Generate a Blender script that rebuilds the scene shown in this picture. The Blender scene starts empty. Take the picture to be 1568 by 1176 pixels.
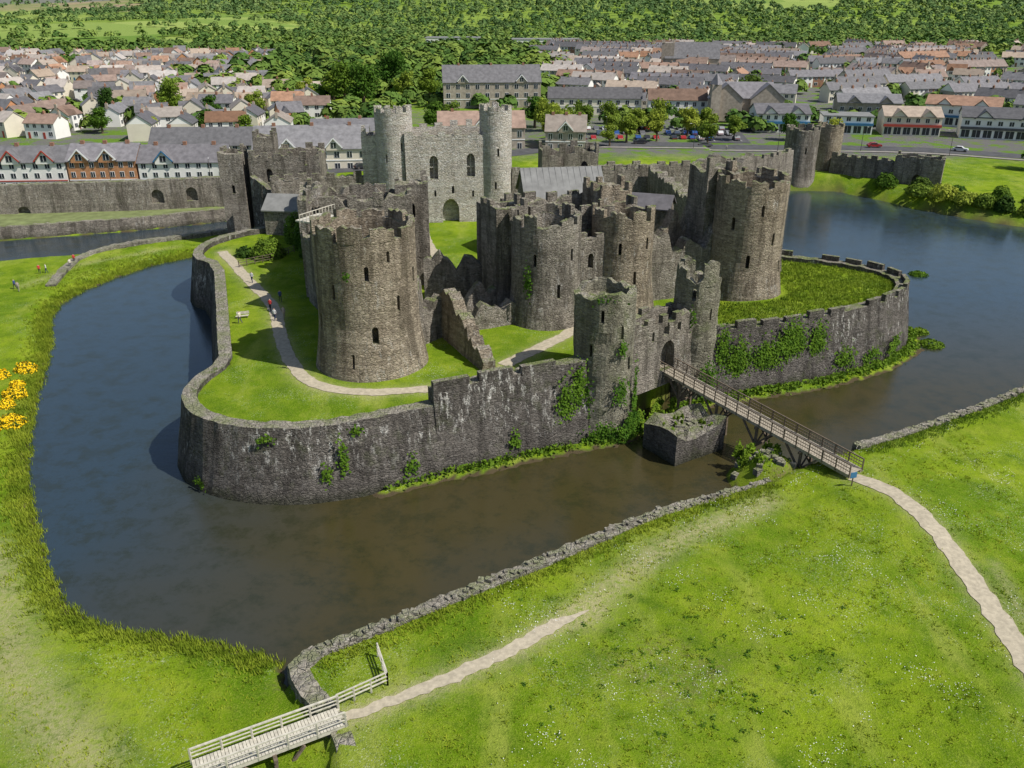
import bpy, bmesh, math, random
import numpy as np
from mathutils import Vector, noise as mnoise
random.seed(7); R=np.random.RandomState(11)
SC=bpy.context.scene
rad=math.radians
# ------------------------------------------------------------------ node helpers
def newmat(name,spec=.12):
    m=bpy.data.materials.new(name); m.use_nodes=True
    nt=m.node_tree; nt.nodes.clear()
    out=nt.nodes.new('ShaderNodeOutputMaterial'); b=nt.nodes.new('ShaderNodeBsdfPrincipled')
    b.inputs['Specular IOR Level'].default_value=spec
    nt.links.new(b.outputs[0],out.inputs[0])
    return m,nt,b
class N:
    def __init__(s,nt): s.nt=nt
    def n(s,t,**k):
        x=s.nt.nodes.new(t)
        for a,v in k.items(): setattr(x,a,v)
        return x
    def l(s,a,b): s.nt.links.new(a,b)
    def pos(s,sc=(1,1,1),rot=(0,0,0)):
        g=s.n('ShaderNodeNewGeometry'); m=s.n('ShaderNodeMapping'); m.inputs['Scale'].default_value=sc; m.inputs['Rotation'].default_value=rot
        s.l(g.outputs['Position'],m.inputs['Vector']); return m.outputs[0]
    def noise(s,vec,scale,detail=4,rough=.6):
        x=s.n('ShaderNodeTexNoise'); x.inputs['Scale'].default_value=scale; x.inputs['Detail'].default_value=detail; x.inputs['Roughness'].default_value=rough
        s.l(vec,x.inputs['Vector']); return x.outputs['Fac']
    def vor(s,vec,scale,feature='F1',out='Distance'):
        x=s.n('ShaderNodeTexVoronoi'); x.feature=feature; x.inputs['Scale'].default_value=scale
        s.l(vec,x.inputs['Vector']); return x.outputs[out]
    def ramp(s,f,a,b):
        x=s.n('ShaderNodeMapRange'); x.inputs['From Min'].default_value=a; x.inputs['From Max'].default_value=b
        s.l(f,x.inputs['Value']); return x.outputs[0]
    def mix(s,f,a,b,mode='MIX'):
        x=s.n('ShaderNodeMix'); x.data_type='RGBA'; x.blend_type=mode
        for sock,val in zip([x.inputs[0],x.inputs[6],x.inputs[7]],(f,a,b)):
            if hasattr(val,'is_output') : s.l(val,sock)
            elif isinstance(val,(int,float)): sock.default_value=val
            else: sock.default_value=(*val,1)
        return x.outputs[2]
    def math(s,op,a,b=0.):
        x=s.n('ShaderNodeMath'); x.operation=op
        for i,val in enumerate((a,b)):
            if hasattr(val,'is_output'): s.l(val,x.inputs[i])
            else: x.inputs[i].default_value=val
        return x.outputs[0]
    def bump(s,h,b,strength=.5,dist=.1):
        x=s.n('ShaderNodeBump'); x.inputs['Strength'].default_value=strength; x.inputs['Distance'].default_value=dist
        s.l(h,x.inputs['Height']); s.l(x.outputs[0],b.inputs['Normal'])
    def attr(s,name):
        x=s.n('ShaderNodeAttribute'); x.attribute_name=name; return x.outputs['Fac']
def plain(name,col,rough=.8,var=.25,scale=1.5,metal=0,obj=0,spec=.2):
    m,nt,b=newmat(name,spec); k=N(nt); f=k.noise(k.pos(),scale,4)
    c=k.mix(k.ramp(f,.3,.7),tuple(x*(1-var) for x in col),tuple(min(1,x*(1+var)) for x in col))
    if obj:
        oi=k.n('ShaderNodeObjectInfo'); hs=k.n('ShaderNodeHueSaturation')
        k.l(k.math('ADD',k.math('MULTIPLY',oi.outputs['Random'],2*obj),1-obj),hs.inputs['Value']); k.l(k.math('ADD',k.math('MULTIPLY',k.math('FRACT',k.math('MULTIPLY',oi.outputs['Random'],7.3)),1.),.5),hs.inputs['Saturation'])
        k.l(c,hs.inputs['Color']); c=hs.outputs[0]
    k.l(c,b.inputs['Base Color'])
    b.inputs['Roughness'].default_value=rough; b.inputs['Metallic'].default_value=metal
    return m
def stone(name,c1,c2,white=.5,green=.3,whitecol=(.66,.64,.59),mossy=.7,cs=2.1,dk=.7,wz=None):
    m,nt,b=newmat(name,.08); k=N(nt)
    p=k.pos((1,1,1.9)); big=k.noise(k.pos(),.2,4,.65)
    col=k.mix(k.ramp(big,.38,.60),c1,c2)
    vc=k.vor(p,cs,'F1','Color'); sep=k.n('ShaderNodeSeparateColor'); k.l(vc,sep.inputs[0])
    col=k.mix(k.math('MULTIPLY',k.ramp(sep.outputs[0],.35,1.),.45),col,tuple(min(.85,x*1.6) for x in c2))
    col=k.mix(k.math('MULTIPLY',k.ramp(sep.outputs[1],.5,1.),.5),col,tuple(x*.5 for x in c1))
    fine=k.noise(p,3.2,5,.72)
    col=k.mix(k.math('MULTIPLY',k.ramp(fine,.53,.34),.8),col,tuple(x*.35 for x in c1))
    cr=k.noise(k.pos((.10,.10,2.2)),1.,3,.6); col=k.mix(k.math('MULTIPLY',k.ramp(cr,.48,.66),.35),col,tuple(min(.85,x*1.4) for x in c2))
    dark=k.noise(k.pos((1.,1.,.14)),.6,5,.72)
    col=k.mix(k.math('MULTIPLY',k.ramp(dark,.48,.60),dk),col,tuple(x*.36 for x in c1))
    g=k.n('ShaderNodeNewGeometry'); sx=k.n('ShaderNodeSeparateXYZ'); k.l(g.outputs['Normal'],sx.inputs[0]); sp=k.n('ShaderNodeSeparateXYZ'); k.l(g.outputs['Position'],sp.inputs[0])
    st=k.noise(k.pos((1.5,1.5,.5)),1.25,6,.8); gate=k.noise(k.pos((.6,.6,1.)),.2,4,.6)
    wm=k.math('MULTIPLY',k.ramp(st,.56-.03*white,.62-.02*white),k.ramp(gate,.54-.09*white,.60-.04*white))
    if wz: wm=k.math('MULTIPLY',wm,k.ramp(k.math('ADD',sp.outputs[2],k.math('MULTIPLY',big,4.)),wz[0]+2,wz[1]+2))
    col=k.mix(k.math('MULTIPLY',wm,min(1,white)),col,whitecol)
    gr=k.noise(k.pos(),.55,5,.72)
    col=k.mix(k.math('MULTIPLY',k.ramp(gr,.53,.66),green),col,(.085,.12,.025))
    zz=k.math('ADD',sp.outputs[2],k.math('MULTIPLY',fine,1.6)); wet=k.ramp(zz,-4.9,-6.)
    col=k.mix(k.math('MULTIPLY',wet,.6),col,(.035,.04,.02))
    top=k.math('MULTIPLY',k.ramp(sx.outputs[2],.55,.9),k.ramp(gr,.44,.58))
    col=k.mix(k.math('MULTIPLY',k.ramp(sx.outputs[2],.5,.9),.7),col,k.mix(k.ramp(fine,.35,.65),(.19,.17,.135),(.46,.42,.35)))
    col=k.mix(k.math('MULTIPLY',top,mossy),col,(.15,.20,.04))
    k.l(col,b.inputs['Base Color']); b.inputs['Roughness'].default_value=.95
    ed=k.vor(p,cs,'DISTANCE_TO_EDGE'); h=k.math('ADD',k.ramp(ed,0,.12),k.math('MULTIPLY',fine,2.2))
    k.bump(h,b,.85,.18); return m
def leaf(name,c1,c2,scale=.8,trans=.3,tint=False,far=None):
    m,nt,b=newmat(name,.15); k=N(nt)
    f=k.noise(k.pos(),scale,4); col=k.mix(k.ramp(f,.3,.7),c1,c2)
    hs=k.n('ShaderNodeHueSaturation')
    rnd=k.attr('tint') if tint else k.n('ShaderNodeObjectInfo').outputs['Random']
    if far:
        g=k.n('ShaderNodeNewGeometry'); sp=k.n('ShaderNodeSeparateXYZ'); k.l(g.outputs['Position'],sp.inputs[0]); col=k.mix(k.math('MULTIPLY',k.ramp(sp.outputs[1],500,2300),.7),col,far)  # aerial haze painted into the leaf colour, stronger with distance
    k.l(k.math('ADD',k.math('MULTIPLY',rnd,-.05),.515),hs.inputs['Hue']); k.l(k.math('ADD',k.math('MULTIPLY',rnd,.7),.7),hs.inputs['Value'])
    k.l(col,hs.inputs['Color']); k.l(hs.outputs[0],b.inputs['Base Color']); b.inputs['Roughness'].default_value=.8
    if trans:
        tr=k.n('ShaderNodeBsdfTranslucent'); k.l(hs.outputs[0],tr.inputs[0]); ms=k.n('ShaderNodeMixShader'); ms.inputs[0].default_value=trans
        out=[x for x in nt.nodes if x.type=='OUTPUT_MATERIAL'][0]
        k.l(b.outputs[0],ms.inputs[1]); k.l(tr.outputs[0],ms.inputs[2]); k.l(ms.outputs[0],out.inputs[0])
    return m
# ------------------------------------------------------------------ mesh helpers
def link(o): SC.collection.objects.link(o); return o
def np_mesh(name,V,F,mats,mi=None,smooth=False):
    V=np.asarray(V,dtype=np.float32); F=np.asarray(F,dtype=np.int32); n,k=F.shape
    me=bpy.data.meshes.new(name); me.vertices.add(len(V)); me.vertices.foreach_set('co',V.ravel())
    me.loops.add(n*k); me.loops.foreach_set('vertex_index',F.ravel())
    me.polygons.add(n); me.polygons.foreach_set('loop_start',np.arange(n,dtype=np.int32)*k)
    if mi is not None: me.polygons.foreach_set('material_index',np.asarray(mi,dtype=np.int32))
    me.polygons.foreach_set('use_smooth',np.full(n,smooth)); me.update(calc_edges=True)
    for m in mats: me.materials.append(m)
    return me
def quads(C,Nn,S,asp=1.):
    C=np.asarray(C,float); n=len(C); Nn=Nn/np.maximum(np.linalg.norm(Nn,axis=1,keepdims=True),1e-6)
    t=R.normal(size=(n,3)); u=np.cross(Nn,t); u/=np.maximum(np.linalg.norm(u,axis=1,keepdims=True),1e-6); w=np.cross(Nn,u)
    S=np.broadcast_to(np.asarray(S,float),(n,))[:,None]; u=u*S*.5; w=w*S*.5*asp
    V=np.stack([C-u-w,C+u-w*.6,C+u*.8+w,C-u*.7+w*.9],1).reshape(-1,3); F=np.arange(n*4).reshape(n,4); return V,F
def blades(P,h,w,nb=5,spread=.15):
    n=len(P); P=np.repeat(P,nb,0); m=len(P); a=R.uniform(0,6.283,m); d=np.stack([np.cos(a),np.sin(a),np.zeros(m)],1)
    off=R.normal(size=(m,3))*spread; off[:,2]=0; B0=P+off; hh=(np.repeat(np.broadcast_to(h,(n,)),nb)*R.uniform(.6,1.2,m))[:,None]
    side=np.stack([-d[:,1],d[:,0],d[:,2]],1)*w
    tip=B0+d*hh*.45+np.array([0,0,1.])*hh
    V=np.stack([B0-side,B0+side,tip],1).reshape(-1,3); return V,np.arange(m*3).reshape(m,3)
class B:
    def __init__(s): s.v=[];s.f=[];s.m=[];s.mats=[]
    def mi(s,m):
        if m not in s.mats: s.mats.append(m)
        return s.mats.index(m)
    def add(s,vs,fs,mat):
        o=len(s.v); s.v+=[tuple(x) for x in vs]; i=s.mi(mat)
        for f in fs: s.f.append(tuple(o+j for j in f)); s.m.append(i)
    def prism(s,poly,z0,z1,mat):
        n=len(poly); vs=[(x,y,z0) for x,y in poly]+[(x,y,z1) for x,y in poly]
        s.add(vs,[tuple(range(n-1,-1,-1)),tuple(range(n,2*n))]+[(i,(i+1)%n,n+(i+1)%n,n+i) for i in range(n)],mat)
    def box(s,cx,cy,z0,z1,w,d,rot,mat):
        c,q=math.cos(rot),math.sin(rot)
        s.prism([(cx+c*x-q*y,cy+q*x+c*y) for x,y in((-w/2,-d/2),(w/2,-d/2),(w/2,d/2),(-w/2,d/2))],z0,z1,mat)
    def lbox(s,o,rot,x0,x1,y0,y1,z0,z1,mat):
        c,q=math.cos(rot),math.sin(rot)
        s.prism([(o[0]+c*x-q*y,o[1]+q*x+c*y) for x,y in((x0,y0),(x1,y0),(x1,y1),(x0,y1))],z0,z1,mat)
    def extr(s,o,rot,prof,y0,y1,mat):
        c,q=math.cos(rot),math.sin(rot); n=len(prof); vs=[]
        for y in (y0,y1): vs+=[(o[0]+c*x-q*y,o[1]+q*x+c*y,o[2]+z) for x,z in prof]
        s.add(vs,[tuple(range(n-1,-1,-1)),tuple(range(n,2*n))]+[(i,(i+1)%n,n+(i+1)%n,n+i) for i in range(n)],mat)
    def cyl(s,p0,p1,r0,r1,n,mat):
        p0=Vector(p0);p1=Vector(p1);d=(p1-p0).normalized();u=d.orthogonal().normalized();w=d.cross(u);vs=[]
        for p,r in((p0,r0),(p1,r1)): vs+=[p+u*math.cos(6.2832*i/n)*r+w*math.sin(6.2832*i/n)*r for i in range(n)]
        s.add(vs,[tuple(range(n-1,-1,-1)),tuple(range(n,2*n))]+[(i,(i+1)%n,n+(i+1)%n,n+i) for i in range(n)],mat)
    def beam(s,p0,p1,w,h,mat):
        p0=Vector(p0);p1=Vector(p1);d=(p1-p0).normalized();u=d.cross(Vector((0,0,1)))
        if u.length<.01:u=Vector((1,0,0))
        u=u.normalized()*w/2; t=u.cross(d).normalized()*h/2; vs=[]
        for p in(p0,p1): vs+=[p-u-t,p+u-t,p+u+t,p-u+t]
        s.add(vs,[(3,2,1,0),(4,5,6,7),(0,1,5,4),(1,2,6,5),(2,3,7,6),(3,0,4,7)],mat)
    def revolve(s,cx,cy,prof,n,mat,jit=0.,rag=0.,zr=1e9):
        vs=[];rings=[]
        for r,z in prof:
            if r<=0.001: rings.append([len(vs)]); vs.append((cx,cy,z)); continue
            st=len(vs)
            for i in range(n):
                a=6.283185*i/n; rr=r+jit*(mnoise.noise(Vector((cx+r*math.cos(a),cy+r*math.sin(a),z))*.9))
                dz=rag*2.*mnoise.noise(Vector((cx+math.cos(a)*2.2,cy+math.sin(a)*2.2,3.3))) if z>=zr else 0
                vs.append((cx+rr*math.cos(a),cy+rr*math.sin(a),z+dz+jit*.6*random.uniform(-1,1)))
            rings.append(list(range(st,st+n)))
        fs=[]
        for a,b in zip(rings[:-1],rings[1:]):
            for i in range(n):
                j=(i+1)%n
                if len(a)==1: fs.append((a[0],b[j],b[i]))
                elif len(b)==1: fs.append((a[i],a[j],b[0]))
                else: fs.append((a[i],a[j],b[j],b[i]))
        s.add(vs,fs,mat)
    def mesh(s,name):
        me=bpy.data.meshes.new(name); me.from_pydata(s.v,[],s.f)
        for m in s.mats: me.materials.append(m)
        me.polygons.foreach_set('material_index',s.m)
        bm=bmesh.new(); bm.from_mesh(me); bmesh.ops.recalc_face_normals(bm,faces=bm.faces); bm.to_mesh(me); bm.free(); me.update(); return me
    def obj(s,name): return link(bpy.data.objects.new(name,s.mesh(name)))
def arch(b,x,y,z,w,h,ang,depth,mat,point=.5):
    hw=w/2; sh=h-w*point; prof=[(-hw,0),(hw,0),(hw,sh)]
    for i in range(1,6):
        t=i/6; prof.append((hw*math.cos(t*math.pi/2), sh+(h-sh)*math.sin(t*math.pi/2)))
    prof.append((0,h)); prof+=[(-px,pz) for px,pz in reversed(prof[2:-1])]
    b.extr((x,y,z),ang,prof,-depth/2,depth/2,mat)
def cut(o,cb):
    if not cb.v: return o
    c=cb.obj('cutter'); md=o.modifiers.new('b','BOOLEAN'); md.operation='DIFFERENCE'; md.solver='EXACT'; md.object=c
    dg=bpy.context.evaluated_depsgraph_get(); me=bpy.data.meshes.new_from_object(o.evaluated_get(dg))
    o.modifiers.clear()
    if len(me.polygons)>5: o.data=me
    bpy.data.objects.remove(c,do_unlink=True); return o
def join(a,b2):
    bm=bmesh.new(); bm.from_mesh(a.data); me=b2.data
    names=[m.name for m in a.data.materials]
    for m in me.materials:
        if m.name not in names: a.data.materials.append(m); names.append(m.name)
    mp=[names.index(m.name) for m in me.materials]
    st=len(bm.faces); bm.from_mesh(me); bm.faces.ensure_lookup_table()
    for f in bm.faces[st:]: f.material_index=mp[f.material_index]
    bm.to_mesh(a.data); bm.free(); bpy.data.objects.remove(b2,do_unlink=True); return a
# ------------------------------------------------------------------ materials
M_dark=stone('stone_outer_wall',(.125,.112,.10),(.19,.172,.152),white=.85,green=.25,wz=(-5.5,-2.),dk=.6)
M_brown=stone('stone_brown',(.30,.245,.18),(.42,.355,.27),white=.45,green=.08)
M_grey=stone('stone_grey',(.255,.225,.185),(.35,.315,.265),white=.45,green=.18)
M_tow=stone('stone_mossy_tower',(.26,.24,.18),(.34,.32,.245),white=.4,green=.45,dk=.55)
M_pale=stone('stone_pale',(.56,.50,.42),(.68,.62,.54),white=.2,green=.0,cs=1.8,dk=.25)
M_cop=stone('stone_coping',(.27,.25,.21),(.40,.37,.31),white=.5,green=.25,mossy=.45)
M_wood=plain('weathered_wood',(.34,.30,.235),.85,.3,3)
M_woodd=plain('dark_timber',(.14,.11,.08),.85,.3,3)
M_woodl=plain('pale_timber',(.50,.47,.39),.8,.25,3)
M_metal=plain('rail_metal',(.10,.09,.08),.5,.2,3,.3)
M_path=plain('gravel_path',(.41,.36,.265),.95,.22,2.5)
M_white=plain('white_render',(.80,.78,.73),.7,.06,.3)
M_cream=plain('cream_render',(.68,.62,.50),.7,.08,.3)
M_brick=plain('orange_brick',(.48,.24,.12),.85,.2,2)
M_rbrick=plain('red_brown_brick',(.28,.15,.10),.85,.25,2)
M_stonew=plain('house_stone',(.36,.31,.25),.9,.25,1)
M_slate=plain('slate_roof',(.155,.15,.155),.6,.25,.8,obj=.35)
M_tile=plain('brown_tile_roof',(.26,.18,.14),.8,.25,.6,obj=.4)
M_tilel=plain('pale_tile_roof',(.34,.29,.245),.8,.2,.6,obj=.35)
M_glass=plain('window_glass',(.03,.035,.045),.12,.1,spec=.5)
M_frame=plain('white_frame',(.78,.78,.76),.5,.05)
M_blue=plain('blue_fascia',(.05,.16,.30),.5,.1)
M_red=plain('red_fascia',(.40,.07,.05),.5,.1)
M_lead=plain('lead_roof',(.21,.21,.20),.7,.2,.6)
M_asph=plain('asphalt',(.085,.085,.088),.9,.25,.5)
M_mark=plain('road_paint',(.7,.7,.68),.8,.08)
M_pave=plain('paving',(.26,.24,.215),.9,.2,.6)
M_bark=plain('bark',(.12,.09,.06),.9,.3,2)
M_lf=leaf('leaves_green',(.05,.115,.012),(.13,.24,.025))
M_lf2=leaf('leaves_lime',(.13,.20,.02),(.28,.37,.05))
M_lf3=leaf('leaves_dark',(.03,.07,.012),(.08,.15,.02))
M_wd=leaf('woodland_leaves',(.05,.11,.02),(.135,.22,.035),.007,0,True,(.10,.17,.08))  # last colour is the painted haze tint for distant crowns
M_ivy=leaf('ivy_leaves',(.05,.12,.01),(.15,.27,.02),1.2)
M_tuft=leaf('bank_grass',(.09,.17,.010),(.24,.33,.03),.35)
M_tuft2=leaf('meadow_grass',(.11,.20,.010),(.28,.37,.03),.3)
M_gold=plain('gorse_flower',(.85,.56,.01),.7,.2,3)
# ------------------------------------------------------------------ survey plan (metres; z=0 is the castle lawn)
WALLW=[(-40,154),(-43,152),(-47,149.5),(-51.2,144.5),(-52.6,138),(-51,131.5),(-46.3,127.7),(-41.4,113.2),(-35.6,95.7),(-33.3,89),(-34.8,84.3),(-34.6,80),(-32.5,76.2),(-29.5,73.8),(-25.3,72.4),(-20.9,72.2),(-16.7,73.1),(-12,75.2),(-7.9,77.2)]
WALLW2=[(-7.9,77.2),(-3.4,79.3),(2.6,82),(8.,84.6)]
WALLR=[(24.2,96.3),(34,99.5),(44,104),(51,108.5),(55.3,113),(57,118.5),(55.2,123.5),(50,127.8),(42,131.5),(37,134)]
ISL=WALLW+WALLW2[1:]+[(11,87),(21.5,96)]+WALLR+[(40,150),(45,168),(-36,168)]
SHORE=[(-50,168),(-58,162),(-61.8,158),(-66.3,153.6),(-70.2,145.5),(-72.6,138),(-73.2,131.2),(-71.2,123.5),(-65.6,112.6),(-61,101.1),(-58.1,93.3),(-52.9,81.8),(-48,72.4),(-43.1,65),(-39,59),(-36,55.3),(-32,53),(-27,52),(-22,51),(-19,50),(-17,48.8)]
NEARW=[(-16.0,46.4),(-14.7,48.6),(-9.3,52),(-4,55.6),(1.2,59),(7,63),(13,67),(19.5,70),(25,72.3),(29,74.8),(36,79),(45,84),(55,90),(63,95),(100,117),(150,147)]
WATER=SHORE+NEARW+[(190,190),(150,186),(111,181),(103,190),(95,200),(90,211),(84,219),(77,222),(66,221),(55,212),(50,190),(45,166)]
WATER2=[(-170,140),(-130,146),(-105,152),(-96,155),(-91,158),(-83,160),(-76,166),(-66,174),(-57,180),(-52,182),(-52,192),(-58,190.5),(-63,188),(-69,184),(-81,178),(-93,174),(-105,170),(-130,160),(-170,155)]
def inpoly(x,y,poly):
    r=np.zeros(x.shape,bool); n=len(poly)
    for i in range(n):
        x1,y1=poly[i];x2,y2=poly[(i+1)%n]
        if y1==y2: continue
        r^=((y1>y)!=(y2>y))&(x<(x2-x1)*(y-y1)/(y2-y1)+x1)
    return r
def pdist(x,y,pts,closed=False):
    d=np.full(x.shape,1e9); n=len(pts)
    for i in range(n if closed else n-1):
        x1,y1=pts[i];x2,y2=pts[(i+1)%n];dx,dy=x2-x1,y2-y1
        t=np.clip(((x-x1)*dx+(y-y1)*dy)/(dx*dx+dy*dy+1e-9),0,1); d=np.minimum(d,np.hypot(x-x1-t*dx,y-y1-t*dy))
    return d
def sst(x,a,b):
    t=np.clip((x-a)/(b-a),0,1); return t*t*(3-2*t)
def wob(x,y,s,seed=0):
    return (np.sin(x*s+seed)*np.cos(y*s*1.3+seed*2)+.5*np.sin(x*s*2.3+y*s*1.7+seed)+.35*np.cos(y*s*3.1-x*s*2.9+seed*3))/1.6
FOOT=[(-13,73.6),(-10,75.1),(-3,78.1),(4,81.3),(8,83.),(11,83.8),(15,86.5),(21,92.5),(29,95.6),(40,99.3),(50,105),(56.6,111.5),(59,118)]
def height(x,y):
    x=np.asarray(x,float);y=np.asarray(y,float)
    base=np.full(x.shape,-5.3)
    lx=np.interp(y,[0,36,41.8,44,47.5,49.5,52],[-10,-10.5,-11.6,-14.2,-16.2,-17,-17.5])
    left=np.where(y<52,sst(lx-x,0.,.5),np.where((x<-17)&(y<200),1.,0.))
    base=base*(1-left)+(-6.25+.35*sst(-x,60,85)+.15*wob(x,y,.15,2))*left
    base+=1.45*np.exp(-((x-36)**2+(y-67)**2)/130.)*(1-left)
    base+=(.22*wob(x,y,.11,5)+.05*wob(x,y,.6,3))*(1-left)
    back=sst(y,183,196); base=base*(1-back)+back*-3.6
    base=np.where((y>160)&(x>-50)&(x<60),-3.,base)
    far=sst(y,300,620); base+=far*3.
    A=22+95*sst(x,-1500,200)+25*sst(x,500,1500)
    hh=sst(y,950,2700)**1.15; base+=hh*A*(1+.2*wob(x,y,.0026,1))+sst(y,700,1300)*8*wob(x,y,.004,4)+sst(y,700,1150)*sst(-x,150,450)*9*(1-sst(y,1300,2000))
    base+=sst(y,2700,3600)*-20
    dn=pdist(x,y,NEARW)
    w=pdist(x,y,WATER,True)*np.where(inpoly(x,y,WATER),1,-1)
    w2=pdist(x,y,WATER2,True)*np.where(inpoly(x,y,WATER2),1,-1)
    w=np.maximum(w,w2); sharp=dn<3; w=w+np.where(sharp,0,.3*wob(x,y,1.1,3)+.15*wob(x,y,2.7,1))
    wid=np.where(sharp,.5,3.2); off=np.where(sharp,.25,0.)
    h=-7+(base+7)*np.clip((-w-off)/wid,0,1)-np.clip(w,0,2.)
    df=pdist(x,y,FOOT); h=np.where((w>0)&(df<2.6),np.maximum(h,-6.6-.3*df+.14*wob(x,y,1.5,2)),h)
    dm=np.hypot((x-26.5)/1.2,y-75.5); h=np.where(w>-1,np.maximum(h,-4.6-np.maximum(dm-1.5,0)*1.1),h)
    dI=pdist(x,y,ISL,True)*np.where(inpoly(x,y,ISL),1,-1)
    hi=.06*wob(x,y,.4,2)+.25*np.exp(-((x+24)**2+(y-100)**2)/400)+.7*sst(x,26,33)*np.where(y<134,1,0)
    k=np.clip((dI-.5)/.4,0,1); return h*(1-k)+hi*k
def H1(x,y): return float(height(np.array([x]),np.array([y]))[0])
LAWNP=[(-48,137),(-45,132),(-39,121),(-32,109),(-29,99),(-26,91),(-23,85.3),(-20.5,82.8),(-15,81.4),(-9,82.5)]
PATH2=[(-1,89),(3,94),(7,99),(9,103)]
PATHR=[(33,71.2),(34.5,69.5),(36,66.5),(37,61),(37.3,55),(37.2,49),(36,40)]
PATHC=[(-11,42),(-8,43.6),(-4,45.8),(0,48.3),(3,51),(6,53)]
# ------------------------------------------------------------------ ground
def spaced(a,b,st,lo,hi,g=1.09,cap=45):
    c=list(np.arange(a,b+.01,st)); s=st; x=b
    while x<hi: s=min(s*g,cap); x+=s; c.append(x)
    s=st;x=a;l=[]
    while x>lo: s=min(s*g,cap); x-=s; l.append(x)
    return np.array(l[::-1]+c)
gx=spaced(-84,70,.5,-2600,2600); gy=spaced(30,150,.5,-250,3700)
GX,GY=np.meshgrid(gx,gy); HZ=height(GX.ravel(),GY.ravel()).reshape(GX.shape)
nx,ny=len(gx),len(gy); V=np.stack([GX.ravel(),GY.ravel(),HZ.ravel()],1)
I=np.arange(nx*ny).reshape(ny,nx); F=np.stack([I[:-1,:-1],I[:-1,1:],I[1:,1:],I[1:,:-1]],-1).reshape(-1,4)
m,nt,b=newmat('ground_grass',.05); k=N(nt); p=k.pos()
n1=k.noise(p,.06,4,.6);n2=k.noise(p,.3,6,.72);n3=k.noise(p,2.4,5,.78);n4=k.noise(p,8.,3,.8);n5=k.noise(k.pos((1,.3,1),(0,0,.55)),.17,4,.65)
c=k.mix(k.ramp(n1,.40,.60),(.115,.21,.006),(.215,.31,.012)); c=k.mix(k.math('MULTIPLY',k.ramp(n2,.5,.66),.7),c,(.30,.36,.035)); c=k.mix(k.ramp(n2,.48,.32),c,(.075,.15,.006))
c=k.mix(k.math('MULTIPLY',k.ramp(n5,.54,.66),.6),c,(.33,.37,.07)); c=k.mix(k.math('MULTIPLY',k.ramp(n5,.46,.34),.45),c,(.08,.165,.008))
c=k.mix(k.math('MULTIPLY',k.ramp(n3,.5,.66),.7),c,(.06,.12,.008)); c=k.mix(k.math('MULTIPLY',k.ramp(n4,.5,.68),.55),c,(.34,.40,.06))
fl=k.math('MULTIPLY',k.ramp(k.noise(p,6.5,2,.9),.60,.66),k.ramp(k.noise(p,.14,4,.7),.5,.6)); c=k.mix(k.math('MULTIPLY',fl,.6),c,(.62,.64,.5))
c=k.mix(k.math('MULTIPLY',k.attr('worn'),k.ramp(n3,.3,.6)),c,(.42,.39,.20))
c=k.mix(k.math('MULTIPLY',k.attr('soil'),k.ramp(n3,.42,.6)),c,(.22,.175,.09))
c=k.mix(k.attr('bed'),c,(.09,.07,.04))
tn=k.noise(p,.07,5,.7); tc=k.mix(k.ramp(tn,.44,.5),(.12,.21,.03),(.15,.145,.14)); tc=k.mix(k.ramp(tn,.56,.62),tc,(.13,.20,.04))
c=k.mix(k.attr('town'),c,tc)
fv=k.n('ShaderNodeTexVoronoi'); fv.inputs['Scale'].default_value=.0075; k.l(p,fv.inputs['Vector']); sp=k.n('ShaderNodeSeparateColor'); k.l(fv.outputs['Color'],sp.inputs[0])
fc=k.mix(sp.outputs[0],(.12,.21,.035),(.27,.34,.09)); c=k.mix(k.attr('field'),c,fc)
hc=k.mix(k.ramp(k.noise(p,.01,5,.7),.4,.6),(.32,.25,.16),(.19,.22,.08)); c=k.mix(k.attr('heath'),c,hc)
k.l(c,b.inputs['Base Color']); b.inputs['Roughness'].default_value=1.
k.bump(k.math('ADD',n3,n4),b,.9,.16)
me=np_mesh('ground',V,F,[m],smooth=True)
x,y=V[:,0],V[:,1]
def sat(me,name,arr):
    a=me.attributes.new(name,'FLOAT','POINT'); a.data.foreach_set('value',np.clip(arr,0,1).astype(np.float32))
dw=np.minimum.reduce([pdist(x,y,q) for q in(LAWNP,PATH2,PATHR,PATHC)])
worn=.9*np.exp(-np.maximum(dw-.6,0)/.6)+.9*np.exp(-((pdist(x,y,[(5,52.5),(9,57),(14,62),(24,68)]))/1.5)**2)+.8*np.exp(-(pdist(x,y,[(-27,39),(-36,47),(-46,62)])/2.4)**2)+.5*np.exp(-(pdist(x,y,[(-82,137),(-79,150),(-66,163)])/1.2)**2)+.5*np.exp(-(pdist(x,y,[(40,58),(39,48),(37,36)])/.6)**2)
sat(me,'worn',worn)
sat(me,'soil',.8*np.exp(-(((x-11)/6)**2+((y-47)/3.5)**2))*(.5+.5*wob(x,y,.9,1))+.8*np.exp(-(pdist(x,y,NEARW)/.9)**2))
sat(me,'bed',(HZ.ravel()<-6.85)*1.)
sat(me,'town',sst(y-np.where(x<-45,0,48),196,206)*(1-sst(y,640,760))*(1-.85*np.exp(-(((x+60)/70)**2+((y-430)/120)**2))))
fmask=lambda x,y: (x>-.66*y)&(x<-.26*y)&(y>800)&(y<1500)
hmask=lambda x,y: (x<-.40*y)&(y>1650)
gapm=lambda x,y: (y>1050)&(wob(x,y,.0048,9)>.58)
fld=np.where(fmask(x,y),1,0)*sst(wob(x,y,.008,3),-.35,-.15)
fld=np.maximum(fld,np.where(gapm(x,y),1,0))
fld=np.maximum(fld,np.where((x>500)&(y>1700),1,0)*sst(wob(x,y,.003,6),.25,.4)); fld=np.maximum(fld,sst(y,760,900)*.6)
sat(me,'field',fld); sat(me,'heath',np.where(hmask(x,y),1,0)*sst(y,1600,1750))
link(bpy.data.objects.new('ground',me))
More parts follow.
